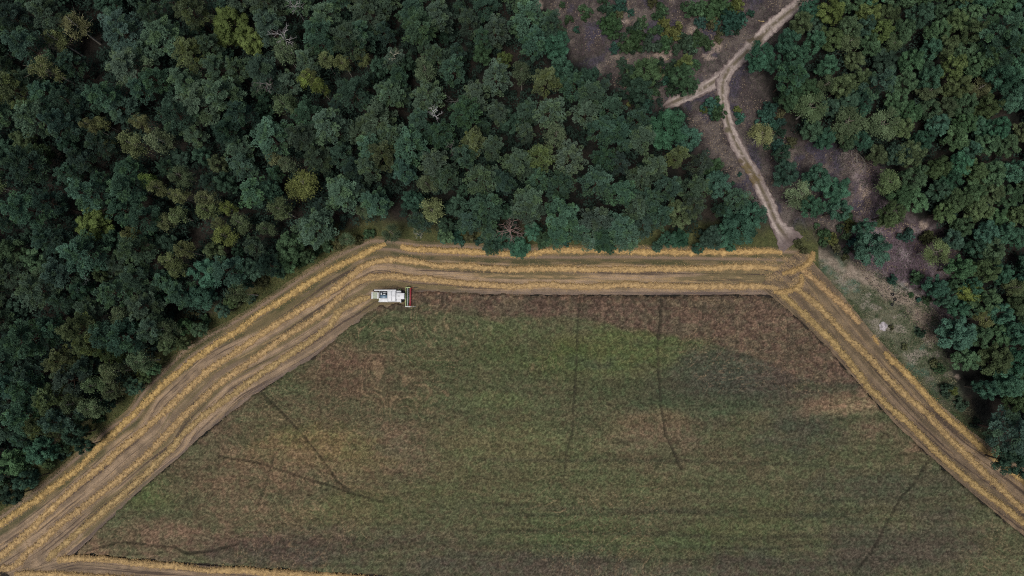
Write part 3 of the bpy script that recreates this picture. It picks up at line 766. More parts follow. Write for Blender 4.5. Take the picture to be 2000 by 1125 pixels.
TONES = {
 'pg': (.053, .082, .056), 'pt': (.042, .078, .054), 'po': (.066, .084, .042), 'pd': (.033, .058, .044),
 'bg': (.040, .070, .036), 'by': (.064, .088, .030), 'bt': (.030, .066, .042), 'bd': (.027, .050, .033), 'bo': (.048, .068, .032),
 'wo': (.088, .100, .046), 'wy': (.096, .122, .038), 'wg': (.062, .084, .044),
 'sg': (.032, .056, .028), 'sy': (.060, .072, .024), 'st': (.026, .056, .042), 'sd': (.024, .040, .026), 'so': (.052, .054, .028)}

TREES = """
87,25,30,pg;40,85,33,pt;145,50,26,wo;110,76,22,wo;90,132,26,wo;240,130,34,pg;232,55,38,pd;195,180,29,pt;10,165,30,po;120,192,22,pt;290,25,22,pg;20,30,28,pd;
447,48,42,by;490,80,27,by;370,20,27,po;365,100,29,po;312,62,35,pg;520,45,30,pg;505,140,35,pt;360,155,28,pg;430,175,33,pg;415,128,24,pg;597,152,17,wy;
635,30,30,pg;615,66,31,pt;677,68,31,pg;706,62,24,pt;715,24,30,pg;750,60,18,pd;820,52,30,pg;800,18,28,pt;856,26,28,pg;850,105,24,pg;885,132,22,pt;890,100,18,pt;
670,122,17,wo;708,112,15,wo;636,118,17,wo;624,170,17,wy;605,152,17,wo;767,112,20,pg;773,147,21,pt;756,180,26,pg;690,180,31,pt;835,186,28,pg;790,118,22,bd;740,130,20,bd;
915,40,21,pg;968,55,24,pg;940,72,16,pt;1010,52,17,bg;1030,26,31,pt;1086,86,30,bt;1080,44,23,pt;1046,80,25,pt;985,115,17,by;942,102,21,bg;970,145,26,pg;925,187,26,pg;1065,155,24,po;1096,133,26,bt;1120,165,26,pt;1155,186,26,pg;1150,150,23,bd;
60,225,31,pg;145,238,19,pt;190,280,22,pd;256,280,26,wo;200,240,14,wo;176,246,14,wo;215,284,13,wo;280,240,19,wo;44,272,22,bo;78,296,22,bo;40,320,34,pd;165,380,31,pt;245,365,28,pt;290,355,18,wy;36,406,35,pt;88,395,24,pd;130,285,16,bt;146,306,20,pd;105,240,24,pd;
390,200,38,pg;340,218,31,pt;525,265,34,pt;585,265,26,pg;425,320,19,bo;395,305,20,bd;312,275,25,wg;495,370,29,pt;527,368,20,bt;538,310,16,wo;565,322,18,wg;590,362,36,wy;355,345,22,wg;350,382,17,wo;400,386,20,wo;310,370,18,wo;440,355,22,bd;470,220,28,pd;440,250,26,pd;
640,240,34,pg;736,238,34,pg;762,262,26,pg;815,238,23,pt;720,285,26,pt;800,280,30,pt;745,300,26,po;718,328,22,pg;845,318,28,pg;872,342,24,pg;620,305,26,pg;790,330,24,pt;660,375,33,pg;690,330,22,pd;600,220,26,pt;
1075,214,29,pg;1028,255,17,pg;925,272,23,po;960,282,20,pg;1055,300,24,po;1016,315,29,pg;1110,305,29,pg;1176,250,25,pt;1095,360,27,pt;1166,352,28,pt;940,345,30,pg;1030,392,29,pg;970,214,19,pg;908,216,27,pt;1182,308,22,pt;1146,214,23,pg;995,235,24,bd;985,350,24,pd;905,300,22,pt;
1307,248,42,bt;1346,268,28,bt;1256,268,24,pg;1250,232,23,pt;1214,250,24,pt;1325,300,18,po;1372,316,20,pg;1396,325,20,bg;1284,325,24,pg;1250,345,24,pg;1310,362,22,pt;1357,366,25,pg;1400,358,29,bt;1220,372,26,pt;1268,388,22,pt;1210,320,20,pd;1195,205,24,pt;
1332,415,31,bo;1245,400,24,pg;1214,440,29,pt;1258,436,22,pt;1446,440,38,bt;1474,418,27,bt;1306,468,18,bt;1392,466,26,bd;1428,484,10,bt;1355,400,22,pg;1290,420,22,pt;
1100,418,34,pt;1030,405,28,pg;952,402,31,pt;1166,430,30,pg;1180,468,24,pt;985,470,24,bt;1015,482,24,bt;955,452,18,pt;1042,450,20,bt;1135,450,22,pt;918,430,22,pd;
613,442,34,pg;733,393,28,pt;712,412,17,wg;806,393,25,bt;846,415,27,wo;820,430,20,pt;765,456,20,wg;678,466,16,wg;890,458,20,st;870,440,18,bd;640,455,18,bg;
180,434,35,by;276,426,26,pt;256,486,28,pg;155,497,35,pt;92,466,26,pt;20,490,27,bg;64,512,26,bg;65,566,34,pg;212,570,26,pt;266,545,28,pt;277,597,28,pg;250,455,16,wo;122,470,21,pd;196,536,16,bo;
345,420,20,wo;325,436,18,wo;400,410,22,wo;446,407,15,wy;470,436,21,wg;430,436,15,wo;440,464,24,wy;520,446,17,wg;490,478,19,pg;550,410,25,wg;362,490,20,wo;330,510,18,wo;345,527,18,wo;415,490,22,bo;400,532,32,bt;440,530,28,pt;390,577,30,bt;346,577,24,pt;470,572,22,wg;492,522,24,bd;560,482,30,bg;600,500,16,bg;520,515,20,pd;
40,660,40,pt;96,640,21,pt;146,644,29,po;200,652,26,pt;240,660,33,pt;290,640,26,pg;166,676,21,po;205,694,17,po;116,706,26,po;160,714,21,pt;50,732,26,pd;48,762,29,pt;130,746,28,pg;90,786,29,po;216,726,22,wg;270,706,23,wg;146,790,20,wg;216,766,19,wg;176,797,22,wg;14,756,26,pd;325,640,24,wg;
40,816,31,pt;76,832,26,po;110,822,26,pt;75,882,28,bt;20,906,29,bg;142,850,22,bd;160,872,16,bd;46,940,20,bd;20,970,22,bd;
1258,137,34,bg;1250,172,27,bd;1330,146,26,bg;1338,122,18,by;1348,165,20,bg;1225,140,18,bd;
1484,108,30,bt;1628,20,30,by;1700,20,25,by;1726,58,22,by;1566,42,23,bo;1542,80,26,bt;1592,80,22,bt;1745,86,20,wg;1658,84,24,wg;1660,50,24,bg;1560,112,26,bt;1508,120,20,bt;1552,142,26,pt;1612,164,20,wg;1648,166,24,bo;1726,156,24,pt;1618,128,22,bt;1690,50,20,bd;
1960,55,36,pt;1975,90,28,pt;1905,60,24,bo;1870,40,24,bo;1835,60,26,bg;1850,90,24,bo;1765,60,26,bg;1800,25,26,bd;1780,115,26,bg;1865,130,26,by;1820,150,24,bd;1915,172,26,wo;1960,150,32,bt;1985,130,28,bt;1985,190,28,bt;1940,110,24,bo;1815,180,24,wg;1770,160,24,bg;
1580,214,36,wg;1656,240,36,wg;1722,248,38,wg;1490,262,26,wo;1560,382,29,wg;1736,355,26,wg;1826,490,28,wo;1895,572,24,wy;1982,560,20,wo;
1600,345,28,bt;1636,372,30,bt;1535,338,28,bd;1640,410,24,bt;1590,402,24,bt;1706,482,38,bt;1690,445,20,bt;1742,418,28,bo;1832,560,24,bt;1880,522,26,bg;1930,526,26,bo;1530,300,18,bd;1780,300,28,bo;1790,345,26,bg;1760,300,24,bd;
1085,462,22,pt;1160,466,24,pg;1228,466,25,pt;1192,484,13,bt;1330,466,22,bt;1412,458,25,bt;1365,484,13,bt;962,480,18,pt;1008,490,13,bt;1060,468,18,bg;1285,480,13,bd;870,458,18,bg;1872,652,38,bt;1946,702,34,bo;1985,845,40,pd;1922,622,20,wo;1955,612,24,bt;1990,650,26,bt;1850,585,18,bt;1975,750,30,bt;1985,905,30,bd;1930,760,22,bt;1900,560,20,bt
"""
SHRUBS = """
1245,75,20,sg;1222,88,14,sg;1275,85,19,sd;1315,58,19,sy;1335,80,18,sd;1300,88,17,sg;1362,76,16,sg;1382,84,14,sg;1352,92,14,sd;1290,22,16,sg;1296,40,11,sy;1355,15,20,sg;1378,22,14,sg;1370,40,13,st;1425,42,23,st;1400,14,26,sg;1436,10,18,sy;1444,40,16,st;1467,25,8,st;1403,76,8,so;1408,62,9,so;1440,62,7,sd;
1191,46,20,sg;1186,20,15,sd;1198,66,13,sg;1200,92,12,st;1150,22,9,sg;1140,16,9,sg;1111,37,9,sg;1144,32,8,sg;1126,57,7,st;1233,24,7,st;1210,8,14,st;1098,8,6,sg;1205,45,10,sg;1240,55,14,sd;1255,45,12,sg;
1390,210,17,st;1402,222,14,sg;1376,214,7,sy;1400,205,14,sg;1440,214,8,sy;1445,230,11,st;1495,230,16,st;1505,212,14,st;1522,282,12,st;1512,286,8,st;1547,278,10,so;
1625,466,12,sy;1610,460,13,sg;1660,440,13,sy;1655,425,11,sg;1744,546,9,st;1789,541,14,sg;1812,585,9,sg;1795,586,5,st;1652,502,7,so;1780,576,5,sg;1812,465,14,so;1772,460,14,st;1742,640,5,so;1768,678,7,so;1862,763,9,sy;1850,762,13,sd;1836,720,10,sg;1825,710,9,so;1880,790,12,sd;1908,828,10,sd;1800,650,9,sd;1815,460,10,so;1560,475,9,so;1570,490,8,so;
1445,340,5,st;1432,358,4,st;1265,205,14,st;1228,203,5,sy;1215,185,12,sd;1135,465,12,so;1108,470,10,st;920,462,13,so;900,472,8,st;868,462,12,st;935,470,9,st;
720,458,12,sg;700,470,9,so;660,478,10,so;640,482,12,sg;620,490,10,sg;585,510,12,sg;545,525,13,so;510,550,12,so;490,585,10,sd;560,508,10,sg;455,595,12,so;345,645,12,sd;375,620,13,so;310,668,12,sg;292,690,12,so;275,720,11,sy;240,760,12,so;225,775,11,so;190,815,11,sg;160,845,11,so;120,885,12,sd;95,905,11,sd;60,925,12,sd;20,960,12,so;400,625,10,sg;260,745,8,so
"""
def parse(s):
    out = []
    for q in s.replace('\n', '').split(';'):
        if q.strip():
            a = q.split(','); out.append((float(a[0]), float(a[1]), float(a[2]), a[3]))
    return out
trees = parse(TREES); n_list = len(trees)
shrubs = [(a, b, c * 1.2, d) for a, b, c, d in parse(SHRUBS)]
g = np.random.default_rng(404)
for band, n, rr in (([(1212, 62), (1290, 46), (1340, 55), (1395, 80), (1388, 100), (1300, 98), (1212, 100)], 60, (9, 16)), ([(1342, 0), (1445, -5), (1440, 62), (1400, 55), (1350, 32)], 40, (9, 16)), ([(1270, -5), (1306, 0), (1302, 50), (1282, 60)], 24, (8, 14)),
                    ([(1172, -5), (1216, 0), (1212, 95), (1182, 62)], 30, (8, 15)), ([(1205, 118), (1372, 110), (1366, 182), (1228, 196)], 50, (10, 16)), ([(1490, 190), (1530, 200), (1525, 320), (1500, 300)], 20, (8, 13)), ([(1590, 440), (1690, 440), (1680, 500), (1610, 480)], 18, (7, 12))):
    p = np.array(band, float)
    for _ in range(n * 3):
        x, y = g.uniform(p.min(0), p.max(0)); r = g.uniform(*rr)
        if not inside(np.array(x), np.array(y), band): continue
        if any(math.hypot(x - t[0], y - t[1]) < .62 * (r + t[2]) for t in shrubs + trees): continue
        shrubs.append((x, y, r, str(g.choice(['sg', 'sd', 'sd', 'st', 'so']))))
LEFT_W = [(-70, -70), (1050, -70), (1038, 60), (1070, 115), (1190, 150), (1325, 205), (1395, 330), (1485, 410), (1490, 450), (1300, 462), (900, 452), (790, 430), (640, 450), (560, 505), (480, 555), (400, 615), (330, 665), (270, 725), (200, 785), (130, 845), (80, 895), (0, 955), (-70, 1000)]
RIGHT_W = [(1600, -70), (2070, -70), (2070, 1000), (2030, 905), (1985, 830), (1950, 760), (1915, 720), (1860, 690), (1850, 600), (1875, 500), (1800, 430), (1750, 380), (1730, 310), (1560, 260), (1530, 180), (1510, 130), (1550, 60)]
HOLES = [(945, 155, 30), (1015, 172, 24), (1000, 155, 22), (870, 380, 17), (1238, 320, 18), (1395, 425, 20), (462, 112, 20), (345, 335, 24), (388, 458, 26), (205, 332, 16), (215, 500, 16), (1140, 385, 12), (1210, 290, 12), (1130, 240, 16), (1105, 262, 14), (176, 104, 30), (158, 138, 26), (150, 106, 20), (190, 80, 22), (140, 160, 18), (770, 420, 18), (740, 430, 20), (1800, 480, 45), (1770, 470, 40), (1760, 540, 50), (1870, 770, 40), (1890, 740, 26), (565, 80, 18), (530, 170, 16), (848, 225, 14)]
def fill(poly, tries, rr, kinds, fac):
    p = np.array(poly, float)
    g = np.random.default_rng(77 + len(poly))
    for _ in range(tries):
        x, y = g.uniform(p.min(0), p.max(0)); r = g.uniform(*rr)
        if not inside(np.array(x), np.array(y), poly): continue
        if any(math.hypot(x - a, y - b) < c for a, b, c in HOLES): continue
        if any(math.hypot(x - t[0], y - t[1]) < fac * (r + t[2]) for t in trees): continue
        trees.append((x, y, r, str(g.choice(kinds))))
EDGE_L = [(-61, 1019), (9, 974), (84, 914), (139, 864), (209, 804), (279, 744), (339, 684), (409, 634), (489, 574), (569, 524), (649, 471), (649, 439), (549, 499), (479, 549), (399, 604), (319, 664), (259, 724), (189, 784), (119, 844), (69, 889), (9, 939), (-61, 979)]
fill(EDGE_L, 900, (13, 19), ['bd', 'bg', 'bg', 'wg', 'bo'], .6); n_edge = len(trees)
fill(LEFT_W, 6000, (20, 30), ['pg', 'pt', 'pd', 'pg', 'pt', 'bd', 'wg'], .80)
fill(LEFT_W, 1200, (12, 16), ['pd', 'pt', 'bd'], .84)
fill(RIGHT_W, 4000, (21, 28), ['bg', 'bd', 'bo', 'bt', 'bg', 'bt', 'bg', 'bo'], .64)
fill(RIGHT_W, 500, (13, 18), ['bd', 'bg', 'bt', 'bo'], .66)
from collections import Counter
print('COUNT', Counter(t[3][0] for t in trees), len(shrubs))

KIND = dict(p='pine_tree', b='broadleaf_tree', w='birch_tree', s='shrub')
LEAFN = dict(p='crown', b='crown', w='crown', s='foliage'); WOODN = dict(p='trunk', b='trunk', w='trunk', s='stem')
PLACED = []      # (root, kind, tone, px, py, r)
def plant(x, y, r, kt, hgt, listed):
    k = kt[0]
    zc = hgt * CROWN_F[k]
    px, py = P(x, y, zc)
    gsd = int(x * 131 + y * 17)
    g = np.random.default_rng(abs(gsd))
    rm = r * (H - zc) / F_PX                       # crown radius in metres
    root = bpy.data.objects.new(KIND[k], None); COL.objects.link(root)
    root.empty_display_size = 1
    root.location = (px, py, -.12)
    root.rotation_euler = (0, 0, g.uniform(0, 6.28))
    sxy = rm / BASE_R[k]; sz = hgt / BASE_H[k]
    root.scale = (sxy, sxy, sz)
    lm, wm = PROTO['%s%d' % (k, g.integers(0, NVAR[k]))]
    c = bpy.data.objects.new(LEAFN[k], lm); COL.objects.link(c); c.parent = root
    w = bpy.data.objects.new(WOODN[k], wm); COL.objects.link(w); w.parent = root
    if y < 140 and x < 150 and k == 'w': w.scale = (1.7, 1.7, 1)
    base = np.array(TONES[kt]) * LEAF * g.uniform(.7, 1.3) * (1 + g.normal(0, .035, 3))
    c.color = (*base, 1)
    PLACED.append([root, k, kt, x, y, r])
    return root

def tree_height(x, y, r, k, listed, g):
    if k == 'p': h = g.uniform(17.5, 22) if listed else g.uniform(13, 18)
    elif k == 'w': h = g.uniform(15, 19)
    else: h = g.uniform(12, 15.5) if listed else g.uniform(9, 13)
    h *= np.interp(r, [10, 18, 30], [.62, .86, 1.0])
    return h
for i, (x, y, r, kt) in enumerate(trees):
    g = np.random.default_rng(3000 + i)
    if kt[0] == 's':
        plant(x, y, r, kt, 3.4, True); continue
    h = tree_height(x, y, r, kt[0], i < n_list, g)
    if 1450 < x and kt[0] == 'w': h *= .62
    if n_list <= i < n_edge: h = 4.5 + r * .22
    if y > 425 and 640 < x < 1500: h *= .72          # smaller trees at the field edge
    plant(x, y, r * 1.02, kt, h, i < n_list)
for i, (x, y, r, kt) in enumerate(shrubs):
    g = np.random.default_rng(6000 + i)
    plant(x, y, r, kt, np.interp(r, [4, 10, 20, 26], [.9, 2.2, 4.4, 5.4]) * g.uniform(.85, 1.15), True)

# dark undergrowth filling the wood floor between the trunks
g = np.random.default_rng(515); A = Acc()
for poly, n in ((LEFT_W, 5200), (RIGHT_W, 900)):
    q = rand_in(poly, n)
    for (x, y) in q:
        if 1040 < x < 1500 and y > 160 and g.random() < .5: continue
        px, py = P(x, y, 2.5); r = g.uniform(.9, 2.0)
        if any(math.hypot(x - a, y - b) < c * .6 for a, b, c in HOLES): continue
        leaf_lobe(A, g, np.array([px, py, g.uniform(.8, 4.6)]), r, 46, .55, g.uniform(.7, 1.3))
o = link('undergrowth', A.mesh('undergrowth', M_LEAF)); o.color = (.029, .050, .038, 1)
tag(o, 'dark leafy undergrowth on the wood floor between the trunks', 'undergrowth', kind='stuff')

# dead and bare trees
def dead(x, y, r, hgt, seed, label, name='dead_tree', col=(166, 162, 160), n1=8, droop=0.0, cat='dead tree'):
    br, tr = dead_proto(seed, hgt, col, 1.0, n1, droop)
    px, py = P(x, y, hgt * .85)
    root = bpy.data.objects.new(name, None); COL.objects.link(root); root.location = (px, py, -.12)
    s = r * (H - hgt) / F_PX / 3.3
    root.scale = (s, s, 1)
    link('branches', br.mesh('dead_branches', M_BARK, True), root); link('trunk', tr.mesh('dead_trunk', M_BARK, True), root)
    tag(root, label, cat, 'bare dead trees in the wood')
    return root
dead(552, 74, 25, 19.5, 1, 'largest bleached dead tree with forked bare branches, beside a dark gap in the wood')
dead(523, 163, 22, 18.5, 2, 'grey bare dead tree below the largest bleached one', col=(138, 130, 126))
dead(574, 10, 21, 18.5, 3, 'bare dead tree at the top photo edge with a curved white trunk', n1=5)
dead(850, 222, 14, 17, 4, 'small bright white bare dead tree standing in a dark gap', col=(226, 224, 224), n1=9)
dead(888, 196, 17, 14, 5, 'faint grey dead tree next to the small bright white one', col=(110, 110, 104), n1=6)
dead(880, 293, 14, 17, 6, 'fan of thin bare grey branches between two pines', col=(128, 122, 118), n1=6)
dead(996, 450, 27, 11.5, 7, 'dead pine with reddish arching bare branches over the straw row', col=(140, 116, 110), n1=13, droop=.32)
dead(820, 456, 13, 5.5, 8, 'small bare whitish tree on the verge above the straw row', col=(176, 176, 164), n1=9)
dead(503, 172, 12, 13, 12, 'thin bare dead tree leaning out from under a pine', col=(120, 116, 112), n1=4)
dead(768, 106, 14, 19, 13, 'white bare stem showing through a thin olive crown', col=(190, 184, 160), n1=5)
dead(170, 545, 12, 11, 14, 'pale dead branches low in the wood above a bluish pine', col=(120, 130, 124), n1=7)

# ------------------------------------------------------------------ things on the clearing and the grassy wedge
def tyre(x, y, label, R=.44):
    A = Acc(); px, py = P(x, y)
    nu, nv = 28, 10
    u = np.arange(nu) * 2 * np.pi / nu; v = np.arange(nv) * 2 * np.pi / nv
    rr = R - .14 + .14 * np.cos(v)[None] * (1 + .05 * np.sign(np.sin(u * 14))[:, None])
    V = np.stack([rr * np.cos(u)[:, None], rr * np.sin(u)[:, None], .11 + .11 * np.sin(v)[None] + 0 * u[:, None]], -1).reshape(-1, 3)
    i = np.arange(nu)[:, None]; j = np.arange(nv)[None]
    Q = np.stack([i * nv + j, ((i + 1) % nu) * nv + j, ((i + 1) % nu) * nv + (j + 1) % nv, i * nv + (j + 1) % nv], -1).reshape(-1, 4)
    A.add(V, Q, lin(34, 36, 40))
    o = link('old_tyre', A.mesh('old_tyre', M_BARK, True)); o.location = (px, py, -.03)
    tag(o, label, 'tyre', 'dark tyres lying on the grass')
tyre(1743.5, 575, 'dark tyre lying on green grass, upper of a close pair', .46)
tyre(1748, 584.5, 'dark tyre lying on green grass, lower of a close pair', .46)
tyre(1790.5, 582, 'dark tyre lying alone beside a small teal bush', .42)
tyre(1742, 595, 'half sunken greyish tyre below the close pair', .42)

def mound(x, y, r, hgt, label, col, seed):
    g = np.random.default_rng(seed); nr, na = 26, 64
    rr = np.linspace(0, 1, nr); an = np.arange(na + 1) * 2 * np.pi / na
    lob = 1 + .09 * np.sin(an * 5 + 1) + .3 * (vnoise(np.cos(an) * 3 + 9, np.sin(an) * 3 + 4, seed) - .5)
    X = rr[:, None] * np.cos(an)[None] * lob[None] * r; Y = rr[:, None] * np.sin(an)[None] * lob[None] * r
    n = fbm(X * 1.6, Y * 1.6, seed, 4)
    Z = hgt * (1 - rr[:, None] ** 2) * (.5 + n) - .14 * rr[:, None] ** 3
    c = mixc(lin(*[q * .72 for q in col]), lin(*col), sm(.3, .7, n))
    px, py = P(x, y)
    o = link('ash_heap', quads('ash_heap', np.stack([X, Y, Z], -1).reshape(-1, 3), grid_q(nr, na + 1), c.reshape(-1, 3), M_SAND, True))
    o.location = (px, py, -.02)
    tag(o, label, 'ash heap')
mound(1725, 637, 1.35, .38, 'pale grey lobed patch of ash beside the straw row gap', (196, 188, 190), 7)

def log(x0, y0, x1, y1, r, label, col=(150, 130, 110), bend=.0):
    a = P(x0, y0); b = P(x1, y1); A = Acc()
    t = np.linspace(0, 1, 7)[:, None]; d = b - a; nrm = np.array([-d[1], d[0]])
    pts = a + d * t + nrm * bend * 4 * t * (1 - t)
    pts = np.concatenate([pts, np.full((7, 1), r * .6) + .1], 1)
    A.tube(pts, r, r * .55, lin(*col), 7)
    for k in (2, 4):
        A.tube([pts[k], pts[k] + np.array([.4 * r * 10 * (1 if k == 2 else -1), .3, .3])], r * .4, r * .15, lin(*col), 5)
    tag(link('fallen_log', A.mesh('fallen_log', M_BARK, True)), label, 'fallen log')
log(1214, 41, 1220, 46, .14, 'short pale log lying in the clearing', (190, 176, 160))
log(1217, 123, 1228, 115, .10, 'thin straw-coloured pole lying on the faint path', (160, 130, 96))
log(1300, 118, 1307, 114, .10, 'short pale stick lying behind the bushes', (176, 160, 130))
log(1679, 304, 1683, 332, .13, 'curved bare grey trunk lying on the brush heap', (140, 136, 126), .25)
log(1492, 43, 1480, 41, .12, 'pale yellowish log at the edge of the sandy track', (176, 156, 112))

def brush(x, y, r, n, label, seed):
    g = np.random.default_rng(seed); A = Acc(); c = P(x, y)
    for k in range(n):
        a = g.uniform(0, 6.28); q = c + np.sqrt(g.uniform(0, 1)) * r * np.array([np.cos(a), np.sin(a) * 1.25])
        an = g.uniform(0, 6.28); L = g.uniform(.8, 2.6)
        d = np.array([np.cos(an), np.sin(an), g.uniform(-.05, .35)])
        p = np.array([q[0], q[1], g.uniform(0, .5)])
        pts = [p, p + d * L * .5 + g.normal(0, .12, 3), p + d * L + g.normal(0, .2, 3)]
        A.tube(pts, g.uniform(.03, .07), .012, lin(*g.choice([[120, 112, 106], [96, 88, 84], [150, 142, 134]])), 4)
    tag(link('brush_heap', A.mesh('brush_heap', M_BARK, True)), label, 'brush heap')
brush(1668, 305, 4.2, 260, 'heap of bare grey branches at the edge of the right wood', 4)

# ------------------------------------------------------------------ the combine harvester
CS = .14 / 11.25                                 # metres per pixel of the enlarged crop
def cx(v): return (v - 900) * CS
def cy(v): return -(v - 540) * CS
M_WHITE = m_paint('white_paint', (.72, .73, .74), .45, 0, .22, 1.6)
M_GREEN = m_paint('green_paint', (.17, .27, .10), .45, 0, .25, 2)
M_LIME = m_paint('light_green_paint', (.42, .52, .22), .5, 0, .3, 2)
M_HOOD = m_paint('dusty_hood', (.42, .46, .34), .7, 0, .3, 2.5)
M_RED = m_paint('red_paint', (.48, .035, .05), .45, 0, .2, 3)
M_DARK = m_paint('dark_metal', (.025, .027, .032), .6, 0, .4, 3)
M_STEEL = m_paint('steel', (.32, .34, .36), .4, .7, .3, 3)
M_BLUE = m_paint('cooler_screen', (.10, .19, .28), .45, .1, .5, 3)
M_GLASS = m_paint('dark_glass', (.02, .03, .05), .08, 0, .1, 1, .8)
M_RUB = m_paint('rubber', (.02, .02, .02), .85, 0, .5, 4)

def bevelled(name, acc, mat, parent, w=.04, seg=2):
    o = link(name, acc.mesh(name, mat), parent)
    if w:
        m = o.modifiers.new('bevel', 'BEVEL'); m.width = w; m.segments = seg; m.limit_method = 'ANGLE'
    return o
def B(name, mat, parent, *boxes, w=.04):
    A = Acc()
    for b in boxes:
        if isinstance(b, dict): A.box(**b)
        else: A.box(*b)
    return bevelled(name, A, mat, parent, w)

cc_xy = P(770, 578, 1.5)
comb = bpy.data.objects.new('combine_harvester', None); COL.objects.link(comb)
comb.location = (cc_xy[0], cc_xy[1], .03)
# crop centre (900, 540) of the enlargement is photo pixel (770, 578)
tag(comb, 'white and green combine harvester with a red reel cutting the standing crop', 'combine harvester')
body = B('body', M_WHITE, comb, (cx(585), cx(1062), cy(668), cy(430), .95, 2.5), (cx(768), cx(966), cy(672), cy(408), 2.0, 2.62), w=.06)
B('side_panel', M_WHITE, body, (cx(612), cx(760), cy(652), cy(594), 2.5, 2.74), w=.05)
B('deck_panel', M_DARK, body, (cx(592), cx(764), cy(592), cy(438), 2.5, 2.54), w=0)
B('side_rail', M_WHITE, body, (cx(566), cx(1060), cy(676), cy(668), 1.9, 2.05), (cx(620), cx(768), cy(440), cy(434), 2.5, 2.85), w=.01)
# engine bay
eng = B('engine', M_STEEL, comb, (cx(665), cx(748), cy(478), cy(462), 2.545, 2.82), (cx(670), cx(730), cy(518), cy(492), 2.545, 2.9), (cx(618), cx(650), cy(515), cy(466), 2.545, 2.72), w=.03)
A = Acc()
for k in range(4): A.tube([(cx(650 + 26 * k), cy(470), 2.86), (cx(660 + 26 * k), cy(505), 2.92), (cx(652 + 26 * k), cy(524), 2.7)], .035, .03, (1, 1, 1), 6)
link('engine_pipe', A.mesh('engine_pipe', M_DARK, True), eng)
A = Acc(); A.tube([(cx(740), cy(455), 2.5), (cx(740), cy(455), 3.2), (cx(728), cy(455), 3.4)], .07, .065, (1, 1, 1), 10)
link('exhaust_pipe', A.mesh('exhaust_pipe', M_STEEL, True), comb)
scr = B('cooler', M_BLUE, comb, (cx(618), cx(756), cy(590), cy(530), 2.545, 2.84), w=.03)
A = Acc()
for k in range(6): A.box(cx(632 + 22 * k), cx(635 + 22 * k), cy(586), cy(534), 2.84, 2.865)
link('cooler_slats', A.mesh('cooler_slats', M_STEEL), scr)
B('cooler_vent', m_paint('pale_blue', (.36, .50, .60), .4, 0, .4, 4), scr, (cx(668), cx(722), cy(578), cy(558), 2.868, 2.9), w=.01)
# grain tank with folded lid panels
tank = B('grain_tank', M_WHITE, comb, dict(x0=cx(772), x1=cx(962), y0=cy(668), y1=cy(430), z0=2.62, z1=3.25, top=(cx(780), cx(954), cy(660), cy(438))), w=.05)
B('tank_lid', M_WHITE, tank, (cx(784), cx(864), cy(656), cy(442), 3.25, 3.31), (cx(869), cx(950), cy(656), cy(442), 3.25, 3.31), w=.02)
B('lid_hinge', M_STEEL, tank, (cx(880), cx(940), cy(550), cy(545), 3.312, 3.35), (cx(865), cx(868), cy(650), cy(448), 3.27, 3.3), w=0)
B('tank_hatch', M_DARK, tank, (cx(898), cx(916), cy(440), cy(424), 2.62, 2.9), w=.01)
# unloading auger folded back along the far side
A = Acc(); A.tube([(cx(955), cy(421), 2.95), (cx(770), cy(421), 3.02), (cx(486), cy(421), 3.02)], .2, .17, (1, 1, 1), 16)
aug = link('unloading_auger', A.mesh('unloading_auger', M_WHITE, True), comb)
A = Acc(); A.tube([(cx(486), cy(421), 3.02), (cx(470), cy(421), 2.9), (cx(466), cy(421), 2.7)], .19, .2, (1, 1, 1), 14)
link('auger_spout', A.mesh('auger_spout', M_RUB, True), aug)
A = Acc(); A.tube([(cx(945), cy(421), 2.2), (cx(950), cy(421), 2.98)], .22, .22, (1, 1, 1), 14)
link('auger_elbow', A.mesh('auger_elbow', M_WHITE, True), aug)
# cab
cab = B('cab', M_WHITE, comb, (cx(972), cx(1136), cy(614), cy(484), 1.5, 1.95), w=.04)
B('window', M_GLASS, cab, dict(x0=cx(975), x1=cx(1134), y0=cy(611), y1=cy(487), z0=1.95, z1=3.2, top=(cx(976), cx(1126), cy(606), cy(492))), w=.03)
B('roof', M_WHITE, cab, dict(x0=cx(966), x1=cx(1146), y0=cy(617), y1=cy(480), z0=3.2, z1=3.4, top=(cx(972), cx(1136), cy(610), cy(487))), w=.06)
B('roof_hatch', m_paint('dusty_white', (.62, .63, .62), .6, 0, .25, 3), cab, (cx(1000), cx(1050), cy(575), cy(520), 3.4, 3.43), w=.02)
for yy in (496, 600):
    B('work_light', M_STEEL, cab, (cx(1138), cx(1147), cy(yy + 7), cy(yy - 7), 3.22, 3.36), w=.02)
B('platform', m_paint('platform_steel', (.06, .075, .11), .55, .2, .4, 3), comb, (cx(972), cx(1072), cy(480), cy(432), 1.9, 1.97), w=.01)
A = Acc()
for (a, b) in (((974, 431), (1050, 431)), ((1050, 431), (1078, 470))):
    A.tube([(cx(a[0]), cy(a[1]), 2.75), (cx(b[0]), cy(b[1]), 2.75)], .022, .022, (1, 1, 1), 6)
    A.tube([(cx(b[0]), cy(b[1]), 1.95), (cx(b[0]), cy(b[1]), 2.77)], .022, .022, (1, 1, 1), 6)
link('handrail', A.mesh('handrail', M_STEEL, True), comb)
B('ladder', M_GREEN, comb, (cx(1000), cx(1040), cy(415), cy(388), .6, .68), (cx(1000), cx(1040), cy(418), cy(400), 1.0, 1.06), (cx(1000), cx(1040), cy(425), cy(410), 1.45, 1.51), (cx(1036), cx(1040), cy(430), cy(386), .5, 1.95), (cx(998), cx(1002), cy(430), cy(386), .5, 1.95), w=0)
A = Acc(); A.tube([(cx(1120), cy(486), 3.0), (cx(1130), cy(448), 3.05)], .02, .02, (1, 1, 1), 6); A.box(cx(1126), cx(1134), cy(452), cy(436), 2.75, 3.1)
link('mirror', A.mesh('mirror', M_DARK), comb)
